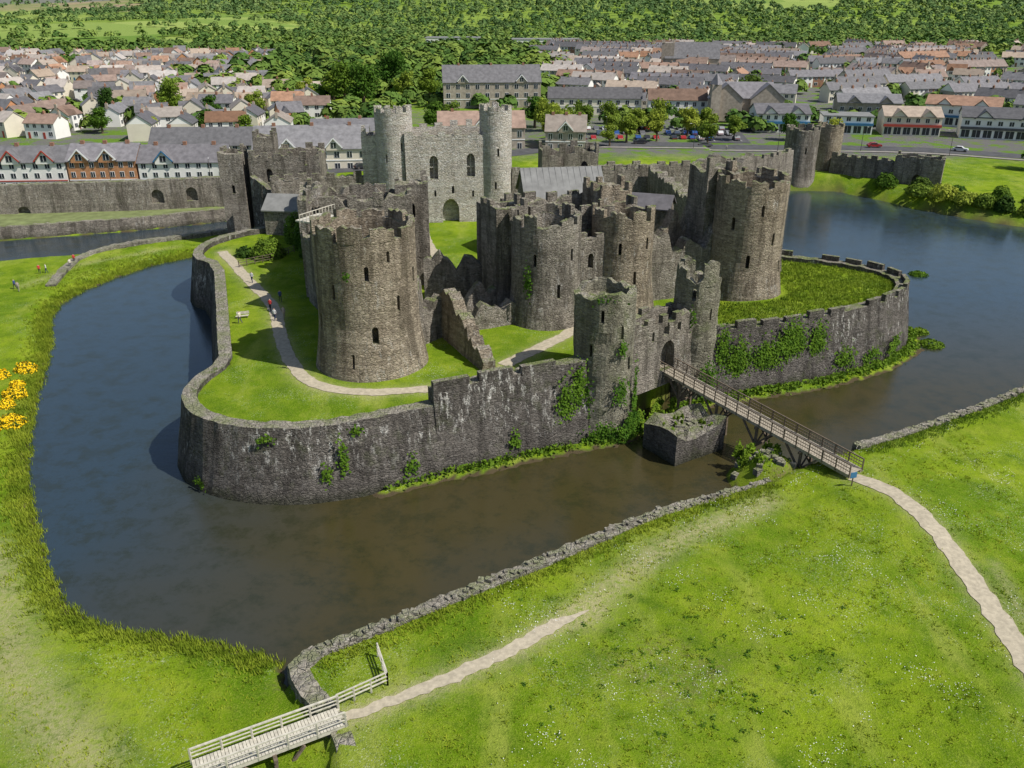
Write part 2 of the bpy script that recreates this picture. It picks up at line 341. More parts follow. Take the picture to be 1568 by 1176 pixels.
# water
m,nt,b=newmat('moat_water',.5); k=N(nt)
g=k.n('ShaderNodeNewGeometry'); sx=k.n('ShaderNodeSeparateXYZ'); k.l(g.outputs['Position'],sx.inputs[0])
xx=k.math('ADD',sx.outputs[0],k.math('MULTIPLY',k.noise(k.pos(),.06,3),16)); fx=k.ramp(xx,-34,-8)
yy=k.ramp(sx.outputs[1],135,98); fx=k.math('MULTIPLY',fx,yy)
c=k.mix(fx,(.028,.046,.060),(.050,.042,.016))  # blue sky reflection painted into base colour, left and far; silty brown elsewhere
c=k.mix(k.math('MULTIPLY',k.ramp(k.noise(k.pos(),.4,6,.75),.47,.64),.6),c,(.022,.026,.011))
k.l(c,b.inputs['Base Color']); b.inputs['Roughness'].default_value=.03; b.inputs['IOR'].default_value=1.55
h=k.math('ADD',k.noise(k.pos((1,2.6,1),(0,0,.5)),1.5,4,.65),k.math('MULTIPLY',k.noise(k.pos((1,2.,1),(0,0,-.4)),4.,3,.6),.35)); k.bump(h,b,.17,.11)
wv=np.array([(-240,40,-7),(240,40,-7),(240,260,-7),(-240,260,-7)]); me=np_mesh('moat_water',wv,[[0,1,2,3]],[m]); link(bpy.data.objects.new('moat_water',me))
# ------------------------------------------------------------------ ribbons
def resample(pts,st):
    out=[]
    for (x1,y1),(x2,y2) in zip(pts[:-1],pts[1:]):
        n=max(1,int(math.hypot(x2-x1,y2-y1)/st))
        for i in range(n): out.append((x1+(x2-x1)*i/n,y1+(y2-y1)*i/n))
    out.append(pts[-1]); return out
def smooth(pts,it=2):
    for _ in range(it):
        q=[pts[0]]
        for a,c in zip(pts[:-1],pts[1:]): q+=[(a[0]*.75+c[0]*.25,a[1]*.75+c[1]*.25),(a[0]*.25+c[0]*.75,a[1]*.25+c[1]*.75)]
        pts=q+[pts[-1]]
    return pts
def normals(P):
    P=np.array(P,float); T=np.gradient(P,axis=0); T/=np.linalg.norm(T,axis=1,keepdims=True)+1e-9; return P,np.stack([-T[:,1],T[:,0]],1)
def ribbon(name,pts,w,mat,dz=.05,st=.4,irr=.15,nc=5,taper=0):
    P,Nn=normals(resample(smooth(pts),st)); V=[];n=len(P); ww=w*np.where(np.arange(n)>n-1-taper,np.clip((n-1-np.arange(n))/max(taper,1),.08,1),1) if taper else np.full(n,w)
    for j in range(nc):
        t=(j/(nc-1)-.5)*ww; e=irr*wob(P[:,0],P[:,1],1.9,j)*ww/w if j in(0,nc-1) else np.zeros(n)
        q=P+Nn*(t+e)[:,None]
        z=height(q[:,0],q[:,1])+dz; V.append(np.column_stack([q,z]))
    V=np.array(V).transpose(1,0,2).reshape(-1,3); I=np.arange(n*nc).reshape(n,nc); F=np.stack([I[:-1,:-1],I[1:,:-1],I[1:,1:],I[:-1,1:]],-1).reshape(-1,4)[:,::-1]
    return link(bpy.data.objects.new(name,np_mesh(name,V,F,[mat])))
ribbon('gravel_path',LAWNP,1.6,M_path); ribbon('gravel_path',PATH2,1.8,M_path); ribbon('gravel_path',PATHR,1.8,M_path,irr=.2); ribbon('gravel_path',PATHC,1.0,M_path,irr=.25,taper=7)
ribbon('gravel_path',[(-16,153),(-15,145),(-12,133)],1.6,M_path)
# ------------------------------------------------------------------ castle walls
def wall(name,pts,th,z0,zt,batter,mat,merl=None,inset=1,sm=1,rag=.12,st=.6,capmat=None):
    P,Nn=normals(resample(smooth(pts,sm) if sm else pts,st)); n=len(P); Nn=Nn*inset
    L=np.concatenate([[0],np.cumsum(np.linalg.norm(np.diff(P,axis=0),axis=1))]); L/=L[-1]
    zs=np.interp(L,[a for a,_ in zt],[c for _,c in zt]) if isinstance(zt,list) else np.full(n,float(zt))
    zs=zs+R.uniform(-rag,rag,n)
    b=B(); vs=[]; levels=[0,.25,.5,.75,1.]
    for i in range(n):
        x,y=P[i];nx_,ny_=Nn[i]; zz=zs[i]
        for l in levels:
            o=-batter*(1-l)+random.uniform(-.06,.06); vs.append((x+nx_*o,y+ny_*o,z0+(zz-z0)*l))
        vs.append((x+nx_*th,y+ny_*th,zz+random.uniform(-.05,.05))); vs.append((x+nx_*th,y+ny_*th,z0))
    kk=7; fs=[]
    for i in range(n-1):
        for j in range(kk): fs.append((i*kk+j,i*kk+(j+1)%kk,(i+1)*kk+(j+1)%kk,(i+1)*kk+j))
    fs.append(tuple(range(kk-1,-1,-1))); fs.append(tuple((n-1)*kk+j for j in range(kk)))
    b.add(vs,fs,mat)
    if capmat:
        i0=b.mi(capmat)
        for q,f in enumerate(b.f):
            if len(f)==4 and (f[0]%kk)==4: b.m[q]=i0
    if merl:
        mw,gap,mh,mt_=merl; s=0.; T=np.concatenate([[0],np.cumsum(np.linalg.norm(np.diff(P,axis=0),axis=1))])
        while s+mw<T[-1]:
            c=s+mw/2; x=np.interp(c,T,P[:,0]);y=np.interp(c,T,P[:,1]);a=np.interp(c,T,np.unwrap(np.arctan2(-Nn[:,0]*inset,Nn[:,1]*inset)));zz=np.interp(c,T,zs)
            if random.random()>.06:
                nx_,ny_=np.interp(c,T,Nn[:,0]),np.interp(c,T,Nn[:,1])
                b.box(x+nx_*(mt_/2-.04),y+ny_*(mt_/2-.04),zz-.3,zz+mh*random.uniform(.75,1.1),mw*random.uniform(.9,1.02),mt_,a,mat)
            s+=mw+gap
    return b.obj(name)
wall('outer_ward_wall',WALLW,1.5,-8,[(0,.9),(.3,.6),(.8,.6),(1,.7)],1.7,M_dark,None,1,1,.06,capmat=M_cop)
wall('outer_ward_wall',WALLW2,1.6,-8,[(0,2.2),(1,2.6)],1.5,M_dark,(4.0,.9,.95,.7),1,0,.08)
wall('outer_ward_wall',WALLR,1.6,-8,1.35,1.6,M_dark,(2.6,.9,.85,.6),1,1,.08)
def tower(name,x,y,r,z0,zt,mat,batter=.9,n=48,mer=(1.5,.9,1.1),openings=(),floor=2.2,jit=.07,rag=.12,miss=.08,keep=None):
    b=B(); zc=zt-(mer[2] if mer else 0); prof=[(0,z0),(r+batter,z0)]; Hh=zc-z0; k_=max(4,int(Hh/1.2))
    for i in range(1,k_):
        l=i/k_; prof.append((r+batter*max(0,1-l*2.4)**1.3,z0+Hh*l))
    prof+=[(r,zc),(r-.8,zc+.02),(r-.85,zc-floor),(0,zc-floor-.05)]
    b.revolve(x,y,prof,n,mat,jit,rag,zc-.01); o=b.obj(name)
    c=B()
    for ang,z,w,h in openings:
        a=rad(ang); arch(c,x+math.cos(a)*r,y+math.sin(a)*r,z,w,h,a-math.pi/2,3.2,mat)
    cut(o,c)
    if mer:
        mb=B(); mw,gap,mh=mer; cnt=max(3,int(6.283*r/(mw+gap))); da=6.283/cnt; aw=da*mw/(mw+gap)
        for i in range(cnt):
            if (keep is not None and i not in keep) or (keep is None and random.random()<miss): continue
            a0=i*da+random.uniform(-.03,.03); h=mh*random.uniform(.55,1.12); ro,ri=r+.02,r-.62; sg=5; vs=[]
            for j in range(sg+1):
                a=a0+aw*j/sg; ca,sa=math.cos(a),math.sin(a); hz=zc+h+random.uniform(-.24,.1)*mh
                vs+=[(x+ca*ro,y+sa*ro,zc-.55),(x+ca*ro,y+sa*ro,hz),(x+ca*ri,y+sa*ri,hz),(x+ca*ri,y+sa*ri,zc-.55)]
            fs=[(0,1,2,3),(sg*4+3,sg*4+2,sg*4+1,sg*4)]
            for j in range(sg):
                for q in range(4): fs.append((j*4+q,j*4+(q+1)%4,(j+1)*4+(q+1)%4,(j+1)*4+q))
            mb.add(vs,fs,mat)
        join(o,mb.obj('mer'))
    return o
def block(name,cx,cy,w,d,rot,z0,zt,mat,openings=(),mer=(1.5,.9,1.1),floor=1.8,th=.9,rag=.25):
    b=B(); c,q=math.cos(rot),math.sin(rot)
    def L(x,y,z): return (cx+c*x-q*y,cy+q*x+c*y,z)
    zc=zt-(mer[2] if mer else 0)
    nseg=max(2,int(w/1.2)); nsd=max(2,int(d/1.2))
    def ring(hw,hd,z,j=.0):
        out=[]
        for a,b_,n_ in(((-hw,-hd),(hw,-hd),nseg),((hw,-hd),(hw,hd),nsd),((hw,hd),(-hw,hd),nseg),((-hw,hd),(-hw,-hd),nsd)):
            for i in range(n_):
                t=i/n_; px,py=a[0]+(b_[0]-a[0])*t,a[1]+(b_[1]-a[1])*t; p=L(px,py,z)
                dz=j*2.2*mnoise.noise(Vector((p[0]*.55,p[1]*.55,zt*.1))) if j else 0
                out.append((p[0]+random.uniform(-.05,.05),p[1]+random.uniform(-.05,.05),z+dz))
        return out
    R_=[ring(w/2+.35,d/2+.35,z0),ring(w/2,d/2,z0+(zc-z0)*.25),ring(w/2,d/2,z0+(zc-z0)*.6),ring(w/2,d/2,zc,rag),ring(w/2-th,d/2-th,zc,rag),ring(w/2-th,d/2-th,zc-floor)]
    m_=len(R_[0]); vs=[p for r_ in R_ for p in r_]; fs=[tuple(range(m_-1,-1,-1)),tuple(range(5*m_,6*m_))]
    for k_ in range(5):
        for i in range(m_): j=(i+1)%m_; fs.append((k_*m_+i,k_*m_+j,(k_+1)*m_+j,(k_+1)*m_+i))
    b.add(vs,fs,mat); o=b.obj(name); cc=B()
    for face,t,z,ww,hh in openings:
        if face=='f': lx,ly,a=t,-d/2,rot
        elif face=='b': lx,ly,a=t,d/2,rot
        elif face=='r': lx,ly,a=w/2,t,rot+math.pi/2
        else: lx,ly,a=-w/2,t,rot+math.pi/2
        p=L(lx,ly,z); arch(cc,p[0],p[1],z,ww,hh,a,2.6,mat,.7)
    cut(o,cc)
    if mer:
        mb=B(); mw,gap,mh=mer
        for (x0,y0,x1,y1,rr) in((-w/2,-d/2,w/2,-d/2,0),(w/2,-d/2,w/2,d/2,1),(w/2,d/2,-w/2,d/2,2),(-w/2,d/2,-w/2,-d/2,3)):
            ln=math.hypot(x1-x0,y1-y0); cnt=max(2,int((ln+gap)/(mw+gap))); stp=(ln-mw)/(cnt-1); ux,uy=(x1-x0)/ln,(y1-y0)/ln
            for i in range(cnt):
                if random.random()<.12 or (i==cnt-1): continue
                s=mw/2+i*stp; px,py=x0+ux*s-uy*.28,y0+uy*s+ux*.28
                p=L(px,py,0); mb.box(p[0],p[1],zc-.7,zc+mh*random.uniform(.4,1.15),mw*random.uniform(.7,1),.6,rot+rr*math.pi/2,mat)
        join(o,mb.obj('mer'))
    return o
AX=math.atan2(.436,.9)
tower('drum_tower',-16.1,90.6,5.55,-.5,16.9,M_brown,1.0,60,(2.6,.8,1.2),[(-75,4.2,.7,1.9),(-45,7.5,.35,1.7),(-120,9,.35,1.7),(-80,11.2,.45,1.6),(-150,5,.4,1.8),(-15,10,.45,1.7),(-55,13.0,.35,1.2),(-100,1.5,.3,1.6)],3.4,rag=.45,miss=.0)
tower('gatehouse_drum_tower',4.3,105.3,4.4,-.5,14.2,M_grey,.8,48,(1.7,.7,1.3),[(-70,4,.4,1.8),(-110,8,.4,1.6),(-45,8.5,.4,1.6)],2.,rag=.3)
tower('gatehouse_drum_tower',14.6,110.5,4.1,-.5,13.8,M_brown,.8,48,(1.9,.9,1.2),[(-70,4,.4,1.8),(-100,8,.4,1.6),(-45,8.5,.4,1.6)],2.,rag=.4)
tower('corner_drum_tower',32.5,115.4,4.75,-.5,16.9,M_brown,.9,52,(2.,.75,1.3),[(-60,8,.4,1.7),(-100,5,.5,1.8),(-130,10,.5,1.7),(-85,12,.4,1.5),(-35,4,.4,1.6)],3.,rag=.35)
tower('outer_gate_tower',10.1,87.3,3.3,-8,9.6,M_tow,.9,44,None,[(-60,5,.3,1.5),(-100,7.,.35,1.4),(-35,1,.5,1.6),(-120,3,.3,1.4)],1.0,jit=.25,rag=.5)
tower('outer_gate_tower',22.1,96.7,2.65,-8,10.6,M_tow,.7,40,(2.0,1.9,2.3),[(-60,3.5,.3,1.5),(-110,6.,.5,1.5),(-20,1,.3,1.4)],1.6,jit=.25,rag=.7,keep=(1,2,3))
GA=math.atan2(9.7,11.9)
block('outer_gate_wall',16.3,92.4,10.5,3.6,GA,-3.2,5.4,M_grey,[('f',.9,-1.5,2.4,3.6),('f',.4,2.9,.9,1.6),('f',2.6,3.,.6,1.4),('f',-1.8,2.6,.4,1.2)],(1.3,.8,.7),rag=.4)
ax=(.9,.436); nn=(-.436,.9)
def loc(a,n_): return (9.6+ax[0]*a+nn[0]*n_,107.6+ax[1]*a+nn[1]*n_)
c_=loc(0,1.2); block('inner_gatehouse_front',c_[0],c_[1],9,5,AX,-.5,11.3,M_grey,[('f',.2,-.3,3.,5.2),('f',0,6.3,.8,2)],(1.3,.8,1.1))
c_=loc(.2,8.5); block('inner_gatehouse_block',c_[0],c_[1],19.5,10,AX,-.5,13.6,M_grey,[('f',-8,7,1,2.2),('f',8,6,1,2.2),('r',0,6,1.2,2.4),('l',1,4,1.2,2.4),('r',3,9,1.4,2.4)],(2.,1.2,1.3),4.4,rag=.7)
c_=loc(-8.9,6); block('inner_gatehouse_turret',c_[0],c_[1],4.4,5,AX,-.5,15.3,M_grey,[('f',0,5,.6,2),('f',0,10,.6,1.8)],(1.1,.7,1.2))
c_=loc(8.8,9.5); block('inner_gatehouse_turret',c_[0],c_[1],5,5,AX,-.5,15.4,M_brown,[('f',0,5,.6,2),('f',.5,10.5,.9,1.8)],(1.1,.7,1.2),rag=.6)
def rwall(name,pts,th,tops,mat,z0=-.5,rag=.45,merl=None): return wall(name,pts,th,z0,tops,.25,mat,merl,1,0,rag,.55)
rwall('ruined_curtain_wall',[(18.5,112),(24,114.),(29,116)],2.2,[(0,9.5),(.25,8.8),(.4,5.8),(.55,8.1),(.75,6.6),(1,10)],M_grey,rag=.6)
rwall('ruined_inner_wall',[(21,118),(28,122)],1.4,[(0,7),(.3,11),(.5,8),(.7,12),(1,10)],M_brown,rag=.7)
rwall('ruined_spur_wall',[(-8.8,98.5),(-3.2,87.2)],1.5,[(0,5.6),(.25,6.2),(.4,4.8),(.55,4.4),(.7,2.6),(.9,1.8),(1,.6)],M_brown,rag=.6)
rwall('ruined_curtain_wall',[(-11.5,94),(-8.3,98.4)],1.6,[(0,6.5),(.5,4.2),(1,5.6)],M_grey,rag=.6)
rwall('ruined_curtain_wall',[(-7.5,99.5),(-3,101),(1,103)],1.6,[(0,3.2),(.3,1.6),(.45,3.4),(.7,2.2),(1,3.2)],M_grey,rag=.4)
rwall('ruined_curtain_wall',[(-12,111.5),(-7,112),(-1.5,112.5)],1.5,[(0,5.2),(.2,6.6),(.4,4.6),(.6,6.4),(.8,5.),(1,3.8)],M_grey,rag=.6)
rwall('ruined_curtain_wall',[(-11.3,96),(-12.4,111)],1.5,[(0,12),(.1,9),(.3,4.5),(.6,5.5),(1,3)],M_grey,rag=.6)
rwall('ruined_inner_wall',[(-6,104),(-1.5,106.5)],1.2,[(0,2),(.4,4.6),(.7,3),(1,5)],M_grey,rag=.5)
block('south_range_ruin',-20.3,119,12.5,8,rad(6),-.5,14.4,M_grey,[('f',-4,8.5,1.6,3),('f',.3,8.5,1.6,3),('f',4.2,8.2,1.6,3.2),('r',0,7,1.4,3)],(1.9,1.5,1.3),5,rag=1.)
block('south_range_turret',-14.3,121.5,4.6,5,rad(6),-.5,15.6,M_grey,[('f',0,10,.8,2.),('r',0,6,.8,2.2)],(1.1,.7,1.2),3,rag=.6)
rwall('south_curtain_wall',[(-18,96),(-26,112),(-31,131),(-35,150)],2.,[(0,11),(.2,11.5),(.3,8.5),(.45,10.5),(.6,7.5),(.8,9.5),(1,9)],M_grey,rag=.6,merl=(1.5,1.6,1.0,.7))
rwall('south_curtain_wall',[(-27.5,113),(-26.5,120)],1.2,[(0,14.2),(.5,12),(1,14.5)],M_grey,rag=.6)
rwall('ruined_inner_wall',[(-30,124),(-24,128),(-20,128.5)],1.2,[(0,12),(.2,14.),(.4,11),(.7,13.),(1,10)],M_grey,rag=.7)
b=B(); b.box(-23.5,107,12.4,12.6,4.6,6.5,rad(62),M_woodl)
for i in range(12): 
    a=i/11; b.cyl((-26.4+a*3.2,104.6+a*6.2,12.6),(-26.4+a*3.2,104.6+a*6.2,13.7),.05,.05,5,M_woodl)
b.beam((-26.4,104.6,13.7),(-23.2,110.8,13.7),.08,.08,M_woodl)
for dx,dy in((-1.5,-2.2),(1.5,2.2),(1.2,-1.5),(-1,1.8)): b.cyl((-23.5+dx,107+dy,-.3),(-23.5+dx,107+dy,12.4),.14,.14,6,M_woodd)
b.obj('timber_viewing_platform')
def gabled(b,cx,cy,w,d,rot,z0,ze,zr,wm,rm,over=.35,th=.22):
    b.box(cx,cy,z0,ze,w,d,rot,wm)
    b.extr((cx,cy,ze),rot+math.pi/2,[(-d/2,0),(d/2,0),(0,zr-ze)],-w/2,w/2,wm)
    sl=(zr-ze)/(d/2)
    for s in(-1,1):
        e=d/2+over; pr=[(s*e,-over*sl+.02),(0,zr-ze+.02),(0,zr-ze+.02+th*1.2),(s*e,-over*sl+th)]
        if s<0: pr=pr[::-1]
        b.extr((cx,cy,ze),rot+math.pi/2,pr,-w/2-over,w/2+over,rm)
b=B(); gabled(b,7.8,138,12.5,9.5,rad(8),-.5,9.6,13.4,M_grey,M_lead)
for i in range(-6,7): b.beam((7.8+i*math.cos(rad(8))+.7,138+i*math.sin(rad(8))-5.,9.5),(7.8+i*math.cos(rad(8)),138+i*math.sin(rad(8)),13.75),.05,.06,M_lead)
b.obj('great_hall')
b=B(); gabled(b,22.,133,6,5,rad(-20),-.5,8.7,10.2,M_grey,M_slate); b.obj('covered_stair_hall')
b=B(); gabled(b,-38.5,151,9.5,6.5,rad(-8),-.5,4.4,6.4,M_grey,M_lead); b.obj('castle_outbuilding')
block('corner_turret',27.6,119.5,4.2,4.2,AX,-.5,18.7,M_grey,[('f',0,13.5,.7,2),('f',0,7,.6,1.8)],(1.,.9,1.7),rag=.7)
block('corner_range_ruin',34.8,124,9,6,AX,-.5,15.8,M_grey,[('f',2,10,1,2)],(1.5,.9,1.2),3,rag=.6)
block('corner_turret',30.,116.4,2.4,3.,AX,-.5,18.4,M_brown,[],(.8,.5,1.5),rag=.6)
rwall('north_curtain_wall',[(34.5,128),(32,145),(28,165)],2,[(0,9),(.5,7),(1,9)],M_grey,rag=.6)
er=rad(7)
block('east_gatehouse',-12.0,164.5,16.4,13,er,-.5,17.0,M_pale,[('f',-3.1,8.,1.5,4.2),('f',3.7,8.3,1.5,4.2),('f',-.2,-.3,3.1,4.6),('f',.3,5.3,.5,1.4),('f',-3,4.8,.35,1.2),('f',4.,4.6,.35,1.2)],(1.6,1.,1.3),2,rag=.1)
tower('east_gatehouse_tower',-21.6,160.4,3.4,-.5,20.8,M_pale,.3,44,(1.3,.8,1.1),[(-80,7,.35,1.5),(-60,13,.35,1.5),(-110,11,.35,1.5)],1.8,rag=.05)
tower('east_gatehouse_tower',-3.,161.,2.95,-.5,21.,M_pale,.2,40,(1.2,.7,1.1),[(-90,6,.35,1.4),(-80,12,.35,1.4)],1.8,rag=.05)
block('east_gatehouse_turret',-26.,163,4,6,er,-.5,16.5,M_pale,[],(1.1,.7,1.2))
b=B()
for xx_ in(-3.1,3.7):
    px,py=-12.+math.cos(er)*xx_+math.sin(er)*5.9,164.5+math.sin(er)*xx_-math.cos(er)*5.9
    b.box(px,py,8.,12.2,.14,.2,er,M_pale); b.box(px,py,10.,10.15,1.5,.2,er,M_pale)
b.obj('window_tracery')
wall('east_curtain_wall',[(0,160),(15,163),(27,166)],2,-.5,8.5,.2,M_grey,(1.6,.9,1.,.6),1,0,.2)
wall('east_curtain_wall',[(-44,156),(-34,159),(-26,160.5)],2,-.5,8,.2,M_grey,(1.6,.9,1.,.6),1,0,.2)
block('dam_tower_house',-43.9,170,13.4,10,rad(5),-8,12.0,M_grey,[('f',-3,6,1.2,2.6),('f',3.,5.,1.2,3),('f',0,1,2,3.4),('f',4,9,.6,1.4)],(1.4,.9,1.2),3,rag=.4)
block('dam_turret',-47.6,168.5,4,4.5,rad(5),9,15.4,M_grey,[],(1.,.7,1.1))
block('dam_tower',-53.8,167.2,4.4,6,rad(5),-8,12.7,M_grey,[('f',0,4,.6,1.6)],(1.2,.7,1.1))
wall('south_platform_wall',[(-49,160.5),(-44,158),(-40,154)],1.3,-8,[(0,8),(.5,5),(1,3)],.6,M_dark,None,1,0,.2)
def cutwall(o,ops,mat):
    c=B()
    for x,y,z,w,h,a in ops: arch(c,x,y,z,w,h,a,2.4,mat)
    return cut(o,c)
o=wall('dam_wall',[(-200,172),(-150,178),(-112,184),(-82,188),(-67,191.5),(-57,192)],2.2,-8,[(0,.8),(1,2)],.6,M_grey,None,1,0,.1)
cutwall(o,[(-106.5,184.3,-6,2.6,3,rad(8)),(-78.5,188.3,-3.2,2.6,3,rad(12)),(-71.5,190,-3,2.4,3,rad(12)),(-125,182,-6,2.6,3,rad(8))],M_grey)
wall('quay_wall',[(-200,150),(-130,161),(-105,171),(-93,175),(-81,179),(-69,185),(-58,191)],1.2,-8,-4.3,.3,M_grey,None,1,0,.12)
M_quay=plain('quay_grass',(.17,.20,.08),.95,.3,.5)
b=B(); b.prism([(-200,151),(-130,162),(-105,172),(-81,180),(-69,186),(-58,192),(-58,193),(-67,192.5),(-82,189),(-112,185),(-150,179),(-200,173)],-8,-4.55,M_quay); b.obj('quay_terrace')
wall('bank_wall',smooth([(-54,181),(-60,175.5),(-67,170.3),(-77,164.5),(-82,155),(-80.5,146),(-78.5,137)],1),1.6,-7.5,-5.5,.2,M_cop,None,1,0,.16)
wall('moat_edge_wall',NEARW[1:9],1.15,-8.2,-5.1,.3,M_cop,None,-1,1,.16,.45)
wall('moat_edge_wall',NEARW[10:],1.,-8.2,[(0,-4.5),(.1,-5.1),(1,-5.2)],.3,M_cop,None,-1,1,.14,.5)
wall('moat_corner_wall',[(-14.7,48.8),(-16.0,46.7),(-14.9,44.6),(-13.5,43),(-12,41.2)],1.4,-8.,[(0,-5.05),(.6,-5.1),(1,-5.3)],.25,M_cop,None,1,0,.14,.4)
wall('abutment_wall',[(-12.0,41.4),(-11.1,39.5),(-10.8,36)],1.2,-8,[(0,-5.2),(1,-5.6)],.2,M_cop,None,1,0,.15,.4)
b=B()
for pl in(NEARW[1:9],NEARW[10:14]):
    P,Nn=normals(resample(pl,.55))
    for (x_,y_),(a_,c_) in zip(P,Nn):
        t=random.uniform(.1,1.0); s_=random.uniform(.25,.55); px,py=x_-a_*t,y_-c_*t; zt=-5.08 if x_<30 else max(-5.15,H1(px-a_*1.5,py-c_*1.5)+.05)
        b.box(px,py,zt-.25,zt+random.uniform(.08,.22),s_*1.3,s_,random.uniform(0,3),M_cop)
b.obj('coping_stones')
block('north_dam_ruin',12,186,12,7,rad(5),-3.5,11.0,M_grey,[('f',-2,5,1.4,3),('f',3,4,1.4,3)],(1.8,1.2,2.2),5,rag=.8)
wall('north_dam_wall',[(18,188),(40,194),(62,206),(70,216)],2.4,-8,[(0,5.),(.5,3.9),(1,4)],.5,M_grey,(1.8,1.2,.9,.8),1,0,.2)
rwall('ruined_bastion_wall',[(38,178),(46,181),(52,186)],1.8,[(0,7),(.3,9),(.6,6),(1,8)],M_grey,-3.5)
tower('dam_round_tower',75,226,4.2,-8,8.8,M_grey,.6,40,(1.6,1.,1.),[(-90,2,.4,1.6)],2)
tower('dam_round_tower',84.5,233,3.4,-8,8.6,M_brown,.5,40,(1.6,1.,1.),[],2)
block('dam_gate_block',101,214,11,7,rad(-28),-8,3.4,M_grey,[('f',0,-4,2,3)],(1.6,1.,.7))
wall('north_dam_wall',[(84,228),(90,222),(96,217)],2,-8,1,.4,M_grey,(1.6,1.,.8,.7),1,0,.2)
block('drawbridge_pit_block',18.8,82.4,7.,5.2,rad(32),-8.5,-3.9,M_dark,[],None,.35,th=1.4,rag=.6)
b=B()
for i in range(90):
    a=R.uniform(0,6.28);r_=abs(R.normal())*2.2; x_,y_=26+math.cos(a)*r_*1.1,77+math.sin(a)*r_; s_=R.uniform(.3,.8)
    if i>60: x_,y_=18.8+R.uniform(-2.6,2.6),82.4+R.uniform(-2,2)
    zz=H1(x_,y_) if i<=60 else -4.4
    b.box(x_,y_,zz-.3,zz+s_*.5,s_,s_*.8,R.uniform(0,3),M_cop)
b.obj('rubble_abutment')
# ------------------------------------------------------------------ timber bridge
def footway(name,p0,p1,w,deck,rail,bents=(),hr=1.1,zb=-8.5,step=1.5,metal=None):
    b=B(); p0=Vector(p0);p1=Vector(p1); d=p1-p0; L_=d.length; u=d/L_; s=Vector((u.y,-u.x,0)).normalized(); up=Vector((0,0,1))
    n=int(L_/.22)
    for i in range(n):
        c=p0+u*((i+.5)*.22); b.beam(c-s*w/2,c+s*w/2,.19,.06,deck)
    for q in(-.42,0,.42): b.beam(p0+s*w*q-up*.2,p1+s*w*q-up*.2,.2,.32,deck)
    k_=int(L_/step)
    for sd in(-1,1):
        for i in range(k_+1):
            c=p0+u*(L_*i/k_)+s*sd*(w/2-.05); b.beam(c-up*.25,c+up*hr,.11,.11,rail)
        for hh,tt in((hr,.12),(hr*.66,.07),(hr*.36,.07)):
            b.beam(p0+s*sd*(w/2-.05)+up*hh,p1+s*sd*(w/2-.05)+up*hh,tt,tt*.8,rail)
        if metal:
            m_=int(L_/.28)
            for i in range(m_):
                c=p0+u*(i*.28)+s*sd*(w/2-.08); b.beam(c+up*.05,c+up*hr*.95,.025,.025,metal)
    for t in bents:
        c=p0+u*L_*t
        for sd in(-1,1):
            b.beam(c+s*sd*.9-up*.3,Vector((c.x+s.x*sd*1.1,c.y+s.y*sd*1.1,zb)),.24,.24,M_woodd)
            for dd in(-1,1): b.beam(c+s*sd*.95-up*.35+u*dd*1.9,Vector((c.x+s.x*sd,c.y+s.y*sd,c.z-2.4)),.18,.18,M_woodd)
        b.beam(c-s*1.3-up*.45,c+s*1.3-up*.45,.25,.25,M_woodd); b.beam(c-s*1.1-up*2.6,c+s*1.1-up*2.6,.2,.2,M_woodd)
        b.beam(c-s*1.-up*.6,c+s*1.-up*2.6,.14,.14,M_woodd)
    return b.obj(name)
footway('timber_footbridge',(16.8,94.,-1.35),(33.2,71.2,-3.55),2.2,M_wood,M_woodd,(.2,.4,.6,.8),metal=M_metal)
footway('timber_footbridge',(-19.5,37.6,-5.0),(-11.2,42.0,-5.0),1.7,M_woodl,M_woodl,(.5,),step=1.6,hr=1.)
b=B()
def fence(b,pts,h,mat,rails=(1.,.66,.33),step=1.4,z=None):
    for (x1,y1),(x2,y2) in zip(pts[:-1],pts[1:]):
        L_=math.hypot(x2-x1,y2-y1); n=max(1,round(L_/step))
        for i in range(n+1):
            x_,y_=x1+(x2-x1)*i/n,y1+(y2-y1)*i/n; zz=H1(x_,y_) if z is None else z; b.beam((x_,y_,zz-.2),(x_,y_,zz+h),.11,.11,mat)
        for i in range(n):
            a=(x1+(x2-x1)*i/n,y1+(y2-y1)*i/n);c=(x1+(x2-x1)*(i+1)/n,y1+(y2-y1)*(i+1)/n)
            for r_ in rails: b.beam((*a,(H1(*a) if z is None else z)+h*r_),(*c,(H1(*c) if z is None else z)+h*r_),.09,.07,mat)
fence(b,[(-11.7,42.9),(-8.6,45.0),(-9.7,47.9)],1.,M_woodl,z=-5.1); b.obj('timber_fence')
b=B(); fence(b,[(-42.5,128),(-38.5,131.5),(-36,137)],1.1,M_woodd); b.obj('timber_fence')
b=B(); b.box(32.2,69.4,-4.1,-3.1,.09,.09,0,M_woodd); b.box(32.2,69.35,-3.1,-2.5,.7,.05,.3,M_blue); b.obj('information_sign')
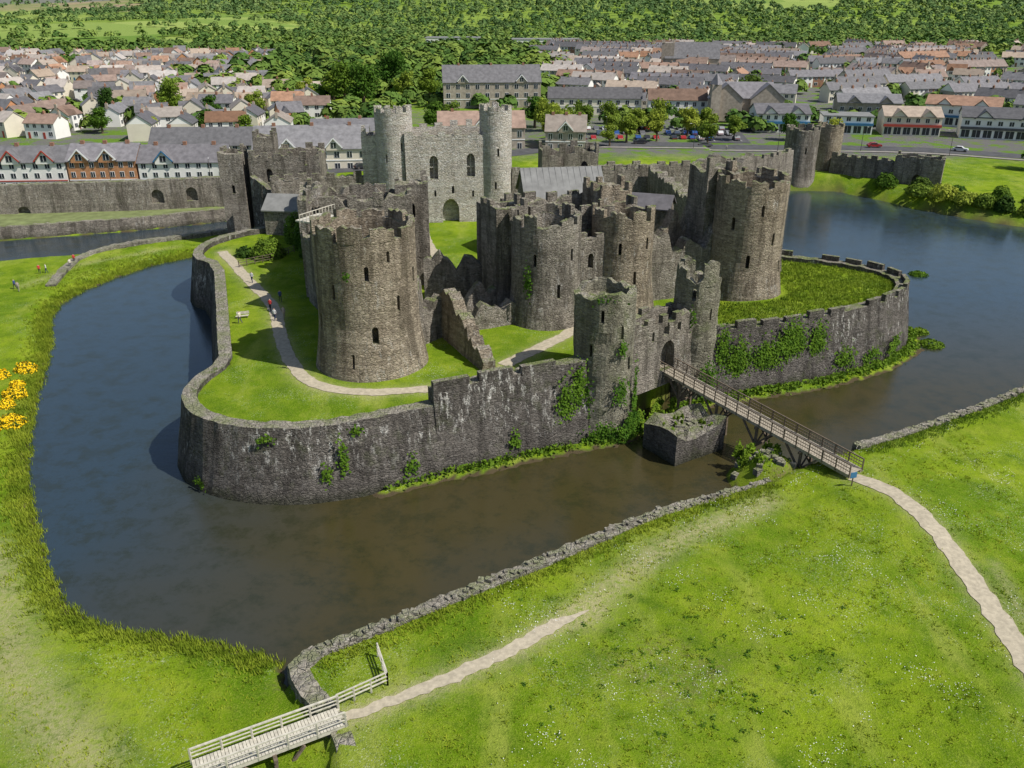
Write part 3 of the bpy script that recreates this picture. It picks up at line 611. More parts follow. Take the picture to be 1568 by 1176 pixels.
# ------------------------------------------------------------------ vegetation
def tree_mesh(name,seed,h,cr,nc,nl,ls,mat,droop=0):
    rs=np.random.RandomState(seed); b=B(); th=h*.32
    b.cyl((0,0,-.4),(0,0,th),.045*h,.03*h,8,M_bark); C=[]
    for i in range(nc):
        a=rs.uniform(0,6.28);rr=cr*rs.uniform(.15,.72);z=h*rs.uniform(.36,.86); f=1-max(0,(z/h-.6))*1.6; C.append((math.cos(a)*rr*f,math.sin(a)*rr*f,z,cr*rs.uniform(.26,.46)))
        if i<9: b.cyl((0,0,th*rs.uniform(.7,1)),C[-1][:3],.018*h,.006*h,5,M_bark)
    me0=b.mesh('t'); v0=np.array([v.co[:] for v in me0.vertices]); f0=[tuple(p.vertices) for p in me0.polygons]
    cen=np.array(C); idx=rs.randint(0,nc,nl); d=rs.normal(size=(nl,3)); d/=np.linalg.norm(d,axis=1,keepdims=True); r_=cen[idx,3]*rs.uniform(.55,1.08,nl)
    P=cen[idx,:3]+d*r_[:,None]*np.array([1,1,.8]); P[:,2]-=droop*rs.uniform(0,1,nl)*h*.12
    V,F=quads(P,d+rs.normal(size=(nl,3))*.55+np.array([0,0,.35]),rs.uniform(.6,1.3,nl)*ls)
    o=len(v0); me=bpy.data.meshes.new(name); me.from_pydata(list(map(tuple,v0))+list(map(tuple,V)),[],f0+[tuple(int(o+j) for j in f) for f in F])
    me.materials.append(M_bark); me.materials.append(mat); me.polygons.foreach_set('material_index',[0]*len(f0)+[1]*len(F)); bpy.data.meshes.remove(me0); return me
TM=[tree_mesh('tree_a',1,11,4.6,26,2600,.55,M_lf),tree_mesh('tree_b',2,9,4.2,20,2200,.5,M_lf2),tree_mesh('tree_c',3,13,5.2,30,2800,.6,M_lf3),tree_mesh('tree_d',4,14,5.6,30,3000,.55,M_lf,1.2),tree_mesh('tree_e',5,8,3.2,16,1800,.45,M_lf2)]
def put(name,me,x,y,s=1,z=None,rot=None):
    o=bpy.data.objects.new(name,me); o.location=(x,y,(H1(x,y) if z is None else z)-.1); o.scale=(s*random.uniform(.9,1.1),s*random.uniform(.9,1.1),s*random.uniform(.88,1.1)); o.rotation_euler=(0,0,random.uniform(0,6.28) if rot is None else rot); return link(o)
def bush(name,x,y,z,r,h,mat,n=900,ls=.28,extra=None):
    d=R.normal(size=(n,3)); d/=np.linalg.norm(d,axis=1,keepdims=True); d[:,2]=np.abs(d[:,2]); rr=R.uniform(.75,1.08,n)+.12*np.sin(d[:,0]*7+x)*np.cos(d[:,1]*6)
    P=d*rr[:,None]*np.array([r,r,h])+np.array([x,y,z]); V,F=quads(P,d+R.normal(size=(n,3))*.5,R.uniform(.6,1.3,n)*ls)
    mi=np.zeros(n,int); mats=[mat]
    if extra: mats.append(extra); mi=(R.uniform(size=n)<.7).astype(int)
    return link(bpy.data.objects.new(name,np_mesh(name,V,F,mats,mi)))
bush('round_shrub',-39.5,134,0,2.6,3.,M_lf,2200,.3); bush('round_shrub',-43.5,134.5,0,1.4,1.5,M_lf3,700,.3)
for x_,y_,s_ in((-64,102.5,1.4),(-65.8,100,1.1),(-61.2,94.6,1.4),(-60.5,91.5,1.),(-57.6,87,1.5),(-58.7,84.8,1.),(-62.5,97.6,.9),(-63,92.5,.8)): bush('gorse_bush',x_,y_,H1(x_,y_)-.1,s_,s_*.9,M_lf3,1400,.17,M_gold)
for x_,y_,z_,r_,h_ in((-34,139,0,2.2,6),(-37,143,0,2.,5),(-32.5,134,0,1.8,4)): bush('ivy_covered_ruin',x_,y_,z_,r_,h_,M_lf,1500,.32)
def ivy(spots,name='ivy_growth',mat=M_ivy,ls=.24):
    PP=[];NN=[]
    for (x,y,z,nx_,ny_,w,h,n) in spots:
        t=R.normal(size=n)*w*.3; q=R.normal(size=n)*h*.3; q-=np.abs(t)*.2
        P=np.stack([x-ny_*t+nx_*R.uniform(0,.3,n),y+nx_*t+ny_*R.uniform(0,.3,n),z+q],1); PP.append(P); NN.append(np.tile([nx_,ny_,.4],(n,1))+R.normal(size=(n,3))*.45)
    P=np.concatenate(PP);V,F=quads(P,np.concatenate(NN),R.uniform(.6,1.3,len(P))*ls); return link(bpy.data.objects.new(name,np_mesh(name,V,F,[mat])))
def wp(pl,t,z,off=.12):
    P,Nn=normals(resample(pl,.5)); i=int(t*(len(P)-1)); bt=1.6*(1.35-z)/9.4+off; x_,y_=P[i]-Nn[i]*bt; return x_,y_,z,-Nn[i][0],-Nn[i][1]
def wi(pl,t,z,w,h,n): x_,y_,z_,a,c=wp(pl,t,z); return (x_,y_,z_,a,c,w,h,n)
ivy([wi(WALLR,.12,-2.5,3,3.5,800),wi(WALLR,.17,-1.2,3.4,4.5,1500),wi(WALLR,.23,-1.6,2.2,4,700),wi(WALLR,.06,-2.6,3,4.4,1000),wi(WALLR,.3,-4.6,3,2.6,350),wi(WALLR,.45,-4.8,3,2.4,300),wi(WALLR,.38,-5.2,3,2,250),wi(WALLR,.03,-1,1.6,5,500),
 wi(WALLW2,.85,-2,1.8,5,420),wi(WALLW2,.96,-1,1.2,6,400),wi(WALLW2,.5,-4.5,1.2,2,80),wi(WALLW,.915,-2.5,.9,3.4,140),wi(WALLW,.905,-4.,1.,2,70),wi(WALLW,.975,-4.8,1.4,2.2,90),wi(WALLW,.86,-.3,1.5,1.,50),wi(WALLW,.93,-.1,1.2,1,40),wi(WALLW,.8,-6,1.5,.8,60)])
def ti(x,y,r,z,ang,w,h,n): a=rad(ang); return (x+math.cos(a)*(r+.1),y+math.sin(a)*(r+.1),z,math.cos(a),math.sin(a),w,h,n)
ivy([ti(10.1,87.3,4.1,-5,-40,3,3,800),ti(10.1,87.3,4.,-5.6,-85,4,2,700),ti(10.1,87.3,3.6,-2,-125,1.5,5,300),ti(10.1,87.3,3.5,-1,-60,1.6,2.4,200),ti(10.1,87.3,3.4,4,-60,.8,1.3,90),ti(10.1,87.3,3.6,-2.5,-20,1.3,6,400),ti(22.1,96.7,3.1,-4,-60,2.6,4,600),ti(22.1,96.7,2.85,4,-110,.8,2,60),ti(4.3,105.3,4.5,6,-120,1,4,130),ti(-16.1,90.6,5.9,12,-100,.8,1,25),ti(10.1,87.3,2.9,9.6,-90,2.5,.6,50)],'ivy_growth',M_ivy,.22)
ivy([(18.8+R.uniform(-3,3),83+R.uniform(-2.5,2.5),-4.1,0,0,1.2,.5,120) for _ in range(16)]+[(26+R.uniform(-3,2),76.5+R.uniform(-2,2),-4.7,.2,-.5,1.6,1.2,260) for _ in range(12)]+[(14+R.uniform(-2,8),86+R.uniform(-1,5),-6+R.uniform(0,1.5),.5,-.5,2,1.2,150) for _ in range(16)],'scrub',M_ivy,.28)
P,Nn=normals(resample(FOOT,.12)); n=len(P); rep=10; Q=np.repeat(P,rep,0)+R.normal(size=(n*rep,2))*[.45,.4]; z=height(Q[:,0],Q[:,1]); ok=(z>-7.2)&(z<-4)&(wob(Q[:,0],Q[:,1],.6,4)+R.normal(size=n*rep)*.3>-.5)
Q=Q[ok];z=z[ok]; V,F=quads(np.column_stack([Q,z+R.uniform(0,.6,len(z))]),R.normal(size=(len(z),3))+[0,-.3,.6],R.uniform(.15,.38,len(z))); link(bpy.data.objects.new('wall_foot_undergrowth',np_mesh('u',V,F,[M_ivy])))
def scatter(name,pl,w,per,h,bw,mat,nb=5,bias=0,dz=None):
    P,Nn=normals(resample(pl,.25)); n=len(P); Q=np.repeat(P,per,0)+np.repeat(Nn,per,0)*(R.normal(size=(n*per,1))*w+bias)+R.uniform(-.2,.2,(n*per,2)); z=height(Q[:,0],Q[:,1]); ok=(z>-7.25)
    if dz is not None: z=np.full(len(z),dz); ok=R.uniform(size=len(z))<np.clip(wob(Q[:,0],Q[:,1],.8,2),0,1)
    Q=Q[ok];z=z[ok]; V,F=blades(np.column_stack([Q,z-.03]),R.uniform(h*.5,h,len(z)),bw,nb); return link(bpy.data.objects.new(name,np_mesh(name,V,F,[mat])))
scatter('bank_grass',SHORE[1:],1.0,14,.55,.05,M_tuft,6,-.8)
scatter('bank_grass',[(-57,160),(-75,150),(-76,135)],3.5,12,.4,.05,M_tuft,4)
scatter('bank_grass',NEARW[1:9],.6,7,.4,.05,M_tuft,5,-1.8); scatter('bank_grass',NEARW[10:15],.6,7,.4,.05,M_tuft,5,-1.6)
scatter('wall_walk_grass',WALLW2,.25,6,.25,.04,M_tuft,5,1.2,2.3); scatter('wall_walk_grass',WALLW[8:],.15,5,.15,.03,M_tuft,5,1.25,.68)
scatter('reed_bed',[(72,146),(75,144)],.9,90,.9,.07,M_tuft2,5) 
n=34000; Q=np.stack([R.uniform(-60,50,n),R.uniform(36,90,n)],1); z=height(Q[:,0],Q[:,1]); d=np.minimum(pdist(Q[:,0],Q[:,1],PATHR),pdist(Q[:,0],Q[:,1],PATHC)); ok=(z>-6.6)&(z<-3)&(d>1.)&(wob(Q[:,0],Q[:,1],.5,3)+wob(Q[:,0],Q[:,1],1.7,1)*.5+R.normal(size=n)*.4>.1)
Q=Q[ok];z=z[ok];V,F=blades(np.column_stack([Q,z-.02]),R.uniform(.08,.26,len(z)),.05,5,.12); link(bpy.data.objects.new('meadow_tufts',np_mesh('mt',V,F,[M_tuft2])))
n=70; Q=np.stack([R.normal(12,6,n),R.normal(47,4,n)],1); z=height(Q[:,0],Q[:,1]); ok=(z>-5.8)&(z<-3.5)&(pdist(Q[:,0],Q[:,1],PATHC)>1.2)&(pdist(Q[:,0],Q[:,1],NEARW)>2)
Q=Q[ok];z=z[ok]; C=np.repeat(np.column_stack([Q,z]),18,0)+R.normal(size=(len(Q)*18,3))*[.14,.14,.04]+[0,0,.06]; V,F=quads(C,R.normal(size=C.shape)*.6+[0,0,1],R.uniform(.06,.15,len(C))); link(bpy.data.objects.new('weed_clumps',np_mesh('wc',V,F,[M_ivy])))
n=30000; Q=np.stack([R.uniform(-2,50,n),R.uniform(37,85,n)],1); z=height(Q[:,0],Q[:,1]); ok=(z>-5.6)&(z<-3)&(wob(Q[:,0],Q[:,1],.35,7)+.6*wob(Q[:,0],Q[:,1],1.3,2)+R.normal(size=n)*.25>.6)&(pdist(Q[:,0],Q[:,1],PATHR)>1.2)
Q=Q[ok];z=z[ok];V,F=quads(np.column_stack([Q,z+R.uniform(.05,.15,len(z))]),R.normal(size=(len(z),3))*.3+[0,0,1],R.uniform(.035,.07,len(z))); link(bpy.data.objects.new('daisies',np_mesh('da',V,F,[M_frame])))
n=9000; Q=np.stack([R.uniform(27,56,n),R.uniform(99,130,n)],1); dI=pdist(Q[:,0],Q[:,1],ISL,True); ok=inpoly(Q[:,0],Q[:,1],ISL)&(dI>1.7)&(np.hypot(Q[:,0]-32.5,Q[:,1]-115.4)>6.3); Q=Q[ok]; z=height(Q[:,0],Q[:,1]); V,F=blades(np.column_stack([Q,z]),R.uniform(.15,.45,len(z)),.07,5,.2); link(bpy.data.objects.new('rough_grass',np_mesh('rg',V,F,[M_tuft])))
for x_,y_,s_ in((73,147,1.6),(60,113,1.8),(60.5,118,1.3)): bush('waterside_scrub',x_,y_,-7.1,s_,.7,M_ivy,600,.25)
# ------------------------------------------------------------------ woodland (masses)
def woods(name,n,yr,fn,mat,nq=46,hs=(7,13),pw=1.25):
    y=yr[0]+(yr[1]-yr[0])*R.uniform(0,1,n)**pw; x=R.uniform(-1,1,n)*(y*.72+60); keep=fn(x,y); x=x[keep];y=y[keep]; z=height(x,y); m_=len(x)
    h=R.uniform(hs[0],hs[1],m_)*(1+sst(y,1000,2500)*.9); r=h*R.uniform(.42,.6,m_)
    d=R.normal(size=(m_,nq,3)); d/=np.linalg.norm(d,axis=2,keepdims=True); d[:,:,2]=np.abs(d[:,:,2])*1.1-.25
    C=np.stack([x,y,z+h*.45],1)[:,None,:]; P=C+d*np.stack([r,r,h*.55],1)[:,None,:]*R.uniform(.75,1.1,(m_,nq,1))
    V,F=quads(P.reshape(-1,3),(d+R.normal(size=d.shape)*.25+[0,0,.45]).reshape(-1,3),np.repeat(r,nq)*R.uniform(.4,.75,m_*nq))
    me=np_mesh(name,V,F,[mat]); sat(me,'tint',np.repeat(R.uniform(0,1,m_),nq*4)); return link(bpy.data.objects.new(name,me))
def ff(x,y):
    fld=(fmask(x,y)&(wob(x,y,.008,3)>-.25))|((x>500)&(y>1700)&(wob(x,y,.003,6)>.3))|gapm(x,y)
    hedge=(np.abs((x*.9+y*.4)%150-75)<4)|(np.abs((y*.9-x*.4)%130-65)<5)
    return (~fld&~hmask(x,y))|(fld&hedge)|(R.uniform(size=len(x))<.04)
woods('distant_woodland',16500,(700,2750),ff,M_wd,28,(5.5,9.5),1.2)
def fmid(x,y): return (((x+70)/110)**2+((y-520)/190)**2<1)&(R.uniform(size=len(x))<.8)
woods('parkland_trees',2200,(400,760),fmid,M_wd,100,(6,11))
def ftown(x,y): return (R.uniform(size=len(x))<.55)&(wob(x,y,.03,2)>-.1)
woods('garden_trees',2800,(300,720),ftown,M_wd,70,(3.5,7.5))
# ------------------------------------------------------------------ houses
def window(b,o,rot,x,yface,z,w,h,fr=True,sgn=-1):
    if fr: b.lbox(o,rot,x-w/2-.1,x+w/2+.1,min(yface,yface+sgn*.05),max(yface,yface+sgn*.05),z-.1,z+h+.1,M_frame)
    y2=yface+sgn*.09; b.lbox(o,rot,x-w/2,x+w/2,min(yface,y2),max(yface,y2),z,z+h,M_glass)
    if fr: b.lbox(o,rot,x-.04,x+.04,min(yface,yface+sgn*.12),max(yface,yface+sgn*.12),z,z+h,M_frame)
def house_mesh(name,units,uw,d,eh,rh,wms,rm,chim=True,gab=False):
    b=B(); W=units*uw
    for i in range(units):
        wm=wms[i%len(wms)]; x0=-W/2+i*uw; b.lbox((0,0),0,x0,x0+uw,-d/2,d/2,-1,eh,wm)
        for s,yf in((-1,-d/2),(1,d/2)):
            window(b,(0,0),0,x0+uw*.28,yf,1.,1.4,1.3,True,s); window(b,(0,0),0,x0+uw*.28,yf,3.6,1.2,1.1,True,s); window(b,(0,0),0,x0+uw*.74,yf,3.6,1.,1.1,True,s)
            b.lbox((0,0),0,x0+uw*.66,x0+uw*.66+.95,min(yf,yf+s*.07),max(yf,yf+s*.07),0,2.1,random.choice([M_frame,M_red,M_blue,M_rbrick]))
        if chim: b.lbox((0,0),0,x0-.35,x0+.35,-.45,.45,eh+rh*.6,eh+rh+1.,M_rbrick if i%2 else M_stonew); b.cyl((x0,0,eh+rh+1.),(x0,0,eh+rh+1.4),.13,.1,6,M_brick)
        if i%2 and units>2: b.lbox((0,0),0,x0+.2,x0+uw*.6,d/2-.1,d/2+3.2,-1,3,wm); b.extr((x0+.2+uw*.28,d/2+3.2,3),0,[(-uw*.34,0),(uw*.34,0),(0,1.1)],-3.1,.1,rm)
    b.extr((0,0,eh),math.pi/2,[(-d/2,0),(d/2,0),(0,rh)],-W/2,W/2,wms[0])
    sl=rh/(d/2)
    for s in(-1,1):
        e=d/2+.4; pr=[(s*e,-.4*sl+.03),(0,rh+.03),(0,rh+.25),(s*e,-.4*sl+.2)]; b.extr((0,0,eh),math.pi/2,pr if s>0 else pr[::-1],-W/2-.25,W/2+.25,rm)
    if gab:
        b.lbox((0,0),0,-W/2+.6,-W/2+3.8,-d/2-1.2,-d/2+.5,-1,eh,wms[0]); b.extr((-W/2+2.2,-d/2,eh),0,[(-1.8,-.1),(1.8,-.1),(0,1.9)],-1.3,2.6,rm); window(b,(0,0),0,-W/2+2.2,-d/2-1.2,1,1.6,1.3); window(b,(0,0),0,-W/2+2.2,-d/2-1.2,3.5,1.4,1.2)
    return b.mesh(name)
DET=[house_mesh('d1',1,8.5,7.5,5.1,2.6,[M_white],M_tile,True,True),house_mesh('d2',2,6.,7.8,5.,2.6,[M_cream,M_cream],M_tilel),house_mesh('d3',1,9,7.2,5.1,2.8,[M_brick],M_slate,False,True),house_mesh('d4',2,6,8,5.,2.6,[M_white,M_white],M_tilel),house_mesh('d5',1,8,8,4.9,2.6,[M_cream],M_slate,True,True),house_mesh('d6',2,6,7.5,5.1,2.5,[M_white],M_tile),house_mesh('d7',2,6,7.5,5.1,2.5,[M_white,M_cream],M_slate)]
TER=[house_mesh('t1',6,5,8.5,5.3,2.8,[M_white,M_cream,M_stonew],M_slate),house_mesh('t2',5,5.2,8,5.2,2.8,[M_cream,M_white,M_rbrick,M_white],M_slate),house_mesh('t3',7,4.9,8.5,5.3,2.9,[M_stonew,M_white,M_brick],M_tile),house_mesh('t4',4,5,8,5.2,2.7,[M_white,M_stonew],M_tilel),house_mesh('t5',4,5,8,5.2,2.7,[M_white,M_white],M_slate),house_mesh('t6',3,5.4,9,5.8,3.1,[M_cream,M_stonew],M_tile)]
placed=[]
def lattice(cx,cy,rot,sx,sy,nx_,ny_,fn,tpl,name,jr=.15,turn=.3):
    c,q=math.cos(rot),math.sin(rot)
    for j in range(-ny_,ny_+1):
        for i in range(-nx_,nx_+1):
            lx,ly=i*sx+random.uniform(-1,1)*sx*.14+(j%2)*sx*.4,j*sy+random.uniform(-1,1)*sy*.14; x_,y_=cx+c*lx-q*ly,cy+q*lx+c*ly
            if not fn(x_,y_) or random.random()<.06: continue
            o=bpy.data.objects.new(name,random.choice(tpl)); o.location=(x_,y_,H1(x_,y_)); o.rotation_euler=(0,0,rot+random.uniform(-jr,jr)+random.choice([0,math.pi])+(math.pi/2 if random.random()<turn else 0)); s_=random.uniform(.88,1.15); o.scale=(s_,1,random.uniform(.9,1.15)); link(o); placed.append((x_,y_))
wv_=lambda x,y: math.sin(x*.02+1)*math.cos(y*.025)
left=lambda x,y: 285<y<650 and x<-.235*y+5 -(25 if y>420 else 0) and x>-.78*y
lattice(-120,400,rad(14),14.5,18,20,16,lambda x,y:left(x,y) and x>-.48*y,DET,'detached_house',.25,.4)
lattice(-260,440,rad(-18),14.5,18,20,18,lambda x,y:left(x,y) and x<=-.5*y,DET,'detached_house',.25,.4)
rgt=lambda x,y: 300<y<760 and x>.02*y+8 and x<.8*y and not(y<352 and x<200) and wv_(x,y)>-.75
lattice(130,500,rad(-24),33,20,10,18,lambda x,y:rgt(x,y) and x<.3*y,TER,'terraced_row',.12,.15)
lattice(230,500,rad(14),33,21,12,18,lambda x,y:rgt(x,y) and .33*y<x<.52*y,TER,'terraced_row',.12,.2)
lattice(330,500,rad(-38),33,21,12,18,lambda x,y:rgt(x,y) and x>.55*y,TER,'terraced_row',.12,.15)
lattice(60,640,rad(-24),15,18,30,8,lambda x,y:rgt(x,y) and wv_(x*1.7,y)>.2,DET,'detached_house')
def quay(name,x0,x1,y,rot,z,eh,rh,wm,rm,trim,nw,gab,d=10,storeys=3):
    W=x1-x0; b=B(); b.lbox((x0,y),rot,0,W,0,d,z-2,z+eh,wm); o=(x0,y)
    c,q=math.cos(rot),math.sin(rot); cx,cy=x0+c*W/2-q*d/2,y+q*W/2+c*d/2
    b.extr((cx,cy,z+eh),rot+math.pi/2,[(-d/2,0),(d/2,0),(0,rh)],-W/2,W/2,wm)
    sl=rh/(d/2)
    for s in(-1,1):
        e=d/2+.4; pr=[(s*e,-.4*sl+.03),(0,rh+.03),(0,rh+.25),(s*e,-.4*sl+.2)]; b.extr((cx,cy,z+eh),rot+math.pi/2,pr if s>0 else pr[::-1],-W/2-.3,W/2+.3,rm)
    for k_ in range(nw):
        xx_=(k_+.5)*W/nw
        for s_ in range(storeys): window(b,o,rot,xx_,0,z+.7+s_*eh/storeys,W/nw*.38,eh/storeys*.5)
    for gx_ in gab:
        px,py=x0+c*gx_*W,y+q*gx_*W; b.extr((px,py,z+eh-.4),rot,[(-2,0),(2,0),(2,.8),(0,2.9),(-2,.8)],-.5,3.5,wm)
        for s in(-1,1):
            pr=[(s*2.4,.55),(0,3.05),(0,3.3),(s*2.4,.8)]; b.extr((px,py,z+eh-.4),rot,pr if s>0 else pr[::-1],-.8,4.6,rm); b.beam((px+c*s*2.3+q*.85,py+q*s*2.3-c*.85,z+eh+.25),(px+q*.85,py-c*.85,z+eh+2.75),.12,.3,trim)
        window(b,(px+q*.5,py-c*.5),rot,0,0,z+eh+.2,1.3,1.4)
    b.lbox(o,rot,0,W,-.12,0,z+eh/storeys-.15,z+eh/storeys+.1,trim)
    for k_ in range(3): 
        t=(k_+.5)/3*W; px,py=x0+c*t-q*d/2,y+q*t+c*d/2; b.box(px,py,z+eh+rh-1,z+eh+rh+.9,.9,.7,rot,M_rbrick)
    return b.obj(name)
quay('quayside_building',-133,-108,207,rad(4),-4.2,6.6,3.,M_white,M_slate,M_red,9,[.15,.5,.82])
quay('quayside_building',-107.6,-91.5,208.8,rad(4),-4.2,6.8,3.2,M_brick,M_slate,M_frame,7,[.2,.6],)
quay('quayside_building',-91,-70,210,rad(4),-4.2,6.2,3.3,M_white,M_slate,M_blue,8,[.3])
quay('town_hall_range',-100,-72,240,rad(3),-4,5.5,4,M_cream,M_slate,M_frame,9,[])
quay('shop_building',-68,-38,228,rad(6),-3.8,6,5,M_cream,M_slate,M_frame,9,[.3,.7],14,2)
quay('shop_building',-58,-30,252,rad(6),-3.8,7,3.,M_white,M_slate,M_frame,8,[],12,2)
quay('shop_building',-22,4,262,rad(4),-3.8,7,4.,M_stonew,M_tile,M_frame,8,[.5],12,2)
quay('public_house',10,22,262,rad(-5),-3.6,6,4,M_stonew,M_tilel,M_frame,4,[.5],10,2)
quay('victorian_building',-28,12,365,rad(5),-2.5,10,6,M_stonew,M_slate,M_frame,10,[.2,.8],14,3)
quay('shop_building',14,50,345,rad(-3),-2.5,6,3.5,M_cream,M_slate,M_frame,10,[],9,2)
quay('shop_building',52,74,338,rad(-3),-2.5,6,3.5,M_white,M_tile,M_frame,7,[],9,2)
b=B(); z_=-3; gabled(b,86,335,22,11,rad(-6),z_,z_+8,z_+13,M_stonew,M_slate); gabled(b,79,330,6,12,rad(84),z_,z_+8,z_+13,M_stonew,M_slate); gabled(b,94,329,6,12,rad(84),z_,z_+8,z_+13,M_stonew,M_slate)
b.box(74.5,327,z_,z_+13,3.4,3.4,0,M_stonew); b.revolve(74.5,327,[(2.6,z_+13),(0,z_+17)],4,M_slate)
for i in range(7): window(b,(86-10+i*3.3,329.6),0,0,0,z_+1.5,1.4,3)
b.obj('stone_library')
b=B(); z_=-1; gabled(b,103,520,30,13,rad(-10),z_,z_+9,z_+17,M_stonew,M_slate); b.box(89,520,z_,z_+17,7,7,rad(-10),M_stonew)
for i in range(5): window(b,(92+i*5,515),rad(-10),0,-.5,z_+3,1.4,4)
for i in range(4): b.box(89+(-2.8 if i%2 else 2.8),520+(-2.8 if i//2 else 2.8),z_+17,z_+18.5,1,1,0,M_stonew)
b.obj('parish_church')
def retail(name,x,y,w,d,rot,z,h,wm,fas,rm,gable=True,bays=7):
    b=B(); b.lbox((x,y),rot,0,w,0,d,z-1,z+h,wm); o=(x,y)
    b.lbox(o,rot,-.1,w+.1,-.5,0,z+2.8,z+3.6,fas)
    for k_ in range(bays):
        xx_=(k_+.5)*w/bays; window(b,o,rot,xx_,0,z+.3,w/bays*.75,2.3); window(b,o,rot,xx_,0,z+4.2,w/bays*.4,1.3)
    c,q=math.cos(rot),math.sin(rot); cx,cy=x+c*w/2-q*d/2,y+q*w/2+c*d/2
    if gable:
        for s in(-1,1):
            rh=2.6; pr=[(s*(d/2+.6),-.1),(0,rh),(0,rh+.25),(s*(d/2+.6),.15)]; b.extr((cx,cy,z+h),rot+math.pi/2,pr if s>0 else pr[::-1],-w/2-.4,w/2+.4,rm)
        b.extr((cx,cy,z+h),rot+math.pi/2,[(-d/2,0),(d/2,0),(0,2.55)],-w/2,w/2,wm)
        for gx_ in (.25,.75):
            px,py=x+c*gx_*w,y+q*gx_*w; b.extr((px,py,z+h-.3),rot,[(-2.6,0),(2.6,0),(0,2.3)],-.4,5,wm)
            for s in(-1,1):
                pr=[(s*3.,-.2),(0,2.4),(0,2.65),(s*3.,.05)]; b.extr((px,py,z+h-.3),rot,pr if s>0 else pr[::-1],-.8,5.5,rm)
    else: b.lbox(o,rot,-.3,w+.3,-.3,d+.3,z+h,z+h+.4,rm)
    return b.obj(name)
retail('shop_parade',84,303,18,14,rad(-4),-3.5,6.,M_white,M_blue,M_slate)
retail('shop_parade',106,300,16,12,rad(-12),-3.5,5.5,M_white,M_blue,M_lead,False,5)
retail('shop_parade',125,296,18,13,rad(-12),-3.5,6,M_cream,M_red,M_tilel,True,6)
retail('shop_parade',148,290,26,14,rad(-22),-3.5,6.5,M_white,M_slate,M_slate,True,8)
retail('shop_parade',120,327,22,12,rad(-12),-3.3,7,M_stonew,M_blue,M_slate,True,7)
retail('shop_parade',150,322,24,14,rad(-30),-3.3,7,M_white,M_blue,M_tile,True,7)
retail('shop_parade',176,274,26,14,rad(-26),-3.5,7,M_white,M_blue,M_slate,True,8)
retail('supermarket',0,790,60,30,0,H1(0,790),7,M_white,M_blue,M_lead,False,12)
retail('supermarket',-80,840,50,30,0,H1(-80,840),7,M_white,M_blue,M_lead,False,12)
ribbon('road',[(-60,222),(-20,240),(24,273),(73,270),(123,268),(150,252),(200,225)],9,M_asph,.06,2.,0,4)
ribbon('pavement',[(24,266),(73,263),(121,261),(147,245),(195,219)],2.2,M_pave,.16,2.,0,4)
b=B(); b.prism([(14,279),(76,278),(80,312),(20,318)],-4,-3.45,M_asph)
b.obj('car_park')
b=B() 
for i in range(19):
    for j in range(3): b.box(22+i*2.9,284+j*11,-3.449,-3.44,.12,4.8,0,M_mark)
b.obj('parking_bay_markings')
def car_mesh(name,col):
    b=B(); pm=plain(name+'_paint',col,.25,.03,spec=.5)
    prof=[(-2.1,.35),(2.1,.35),(2.15,.75),(1.9,.92),(.95,1.0),(.3,1.45),(-1.1,1.47),(-1.75,1.0),(-2.12,.9)]
    b.extr((0,0,0),0,prof,-.85,.85,pm)
    b.extr((0,0,0),0,[(.9,1.0),(.3,1.40),(-1.05,1.42),(-1.6,1.02)],-.87,.87,M_glass)
    for x_ in(-1.35,1.35):
        for y_ in(-.88,.88): b.cyl((x_,y_-.1,.33),(x_,y_+.1,.33),.33,.33,12,M_metal)
    b.box(2.12,0,.55,.7,.06,1.4,0,M_frame); b.box(-2.12,0,.6,.75,.06,1.4,0,M_red); return b.mesh(name)
CARS=[car_mesh('car_a',(.6,.6,.6)),car_mesh('car_b',(.03,.03,.04)),car_mesh('car_c',(.3,.02,.02)),car_mesh('car_d',(.03,.08,.25)),car_mesh('car_e',(.25,.26,.27)),car_mesh('car_f',(.12,.12,.13))]
for j in range(3):
    for i in range(18):
        if random.random()<.8:
            o=bpy.data.objects.new('parked_car',random.choice(CARS)); o.location=(23.5+i*2.9,284+j*11,-3.44); o.rotation_euler=(0,0,math.pi/2*random.choice([1,-1])); link(o)
for x_,y_,a in((60,270.5,0),(95,268,3.1),(112,269.5,0),(135,262,-.6),(40,273,3.1),(-40,230,.6)):
    o=bpy.data.objects.new('car',random.choice(CARS)); o.location=(x_,y_,H1(x_,y_)+.07); o.rotation_euler=(0,0,a); link(o)
for _ in range(130):
    x_,y_=random.choice(placed); x_+=random.uniform(-9,9); y_-=random.uniform(8,11)
    o=bpy.data.objects.new('parked_car',random.choice(CARS)); o.location=(x_,y_,H1(x_,y_)); o.rotation_euler=(0,0,random.uniform(-.4,.4)); link(o)
def lampm():
    b=B(); b.cyl((0,0,0),(0,0,7),.09,.06,6,M_metal); b.beam((0,0,7),(1.1,0,7.3),.06,.06,M_metal); b.beam((1.1,0,7.3),(1.6,0,7.3),.2,.1,M_frame); return b.mesh('lamp')
LM=lampm()
for x_,y_ in((30,279),(55,264),(80,262),(105,262),(128,254),(148,242),(-72,205),(-95,203)):
    o=bpy.data.objects.new('street_lamp',LM); o.location=(x_,y_,H1(x_,y_)); o.rotation_euler=(0,0,random.uniform(0,6)); link(o)
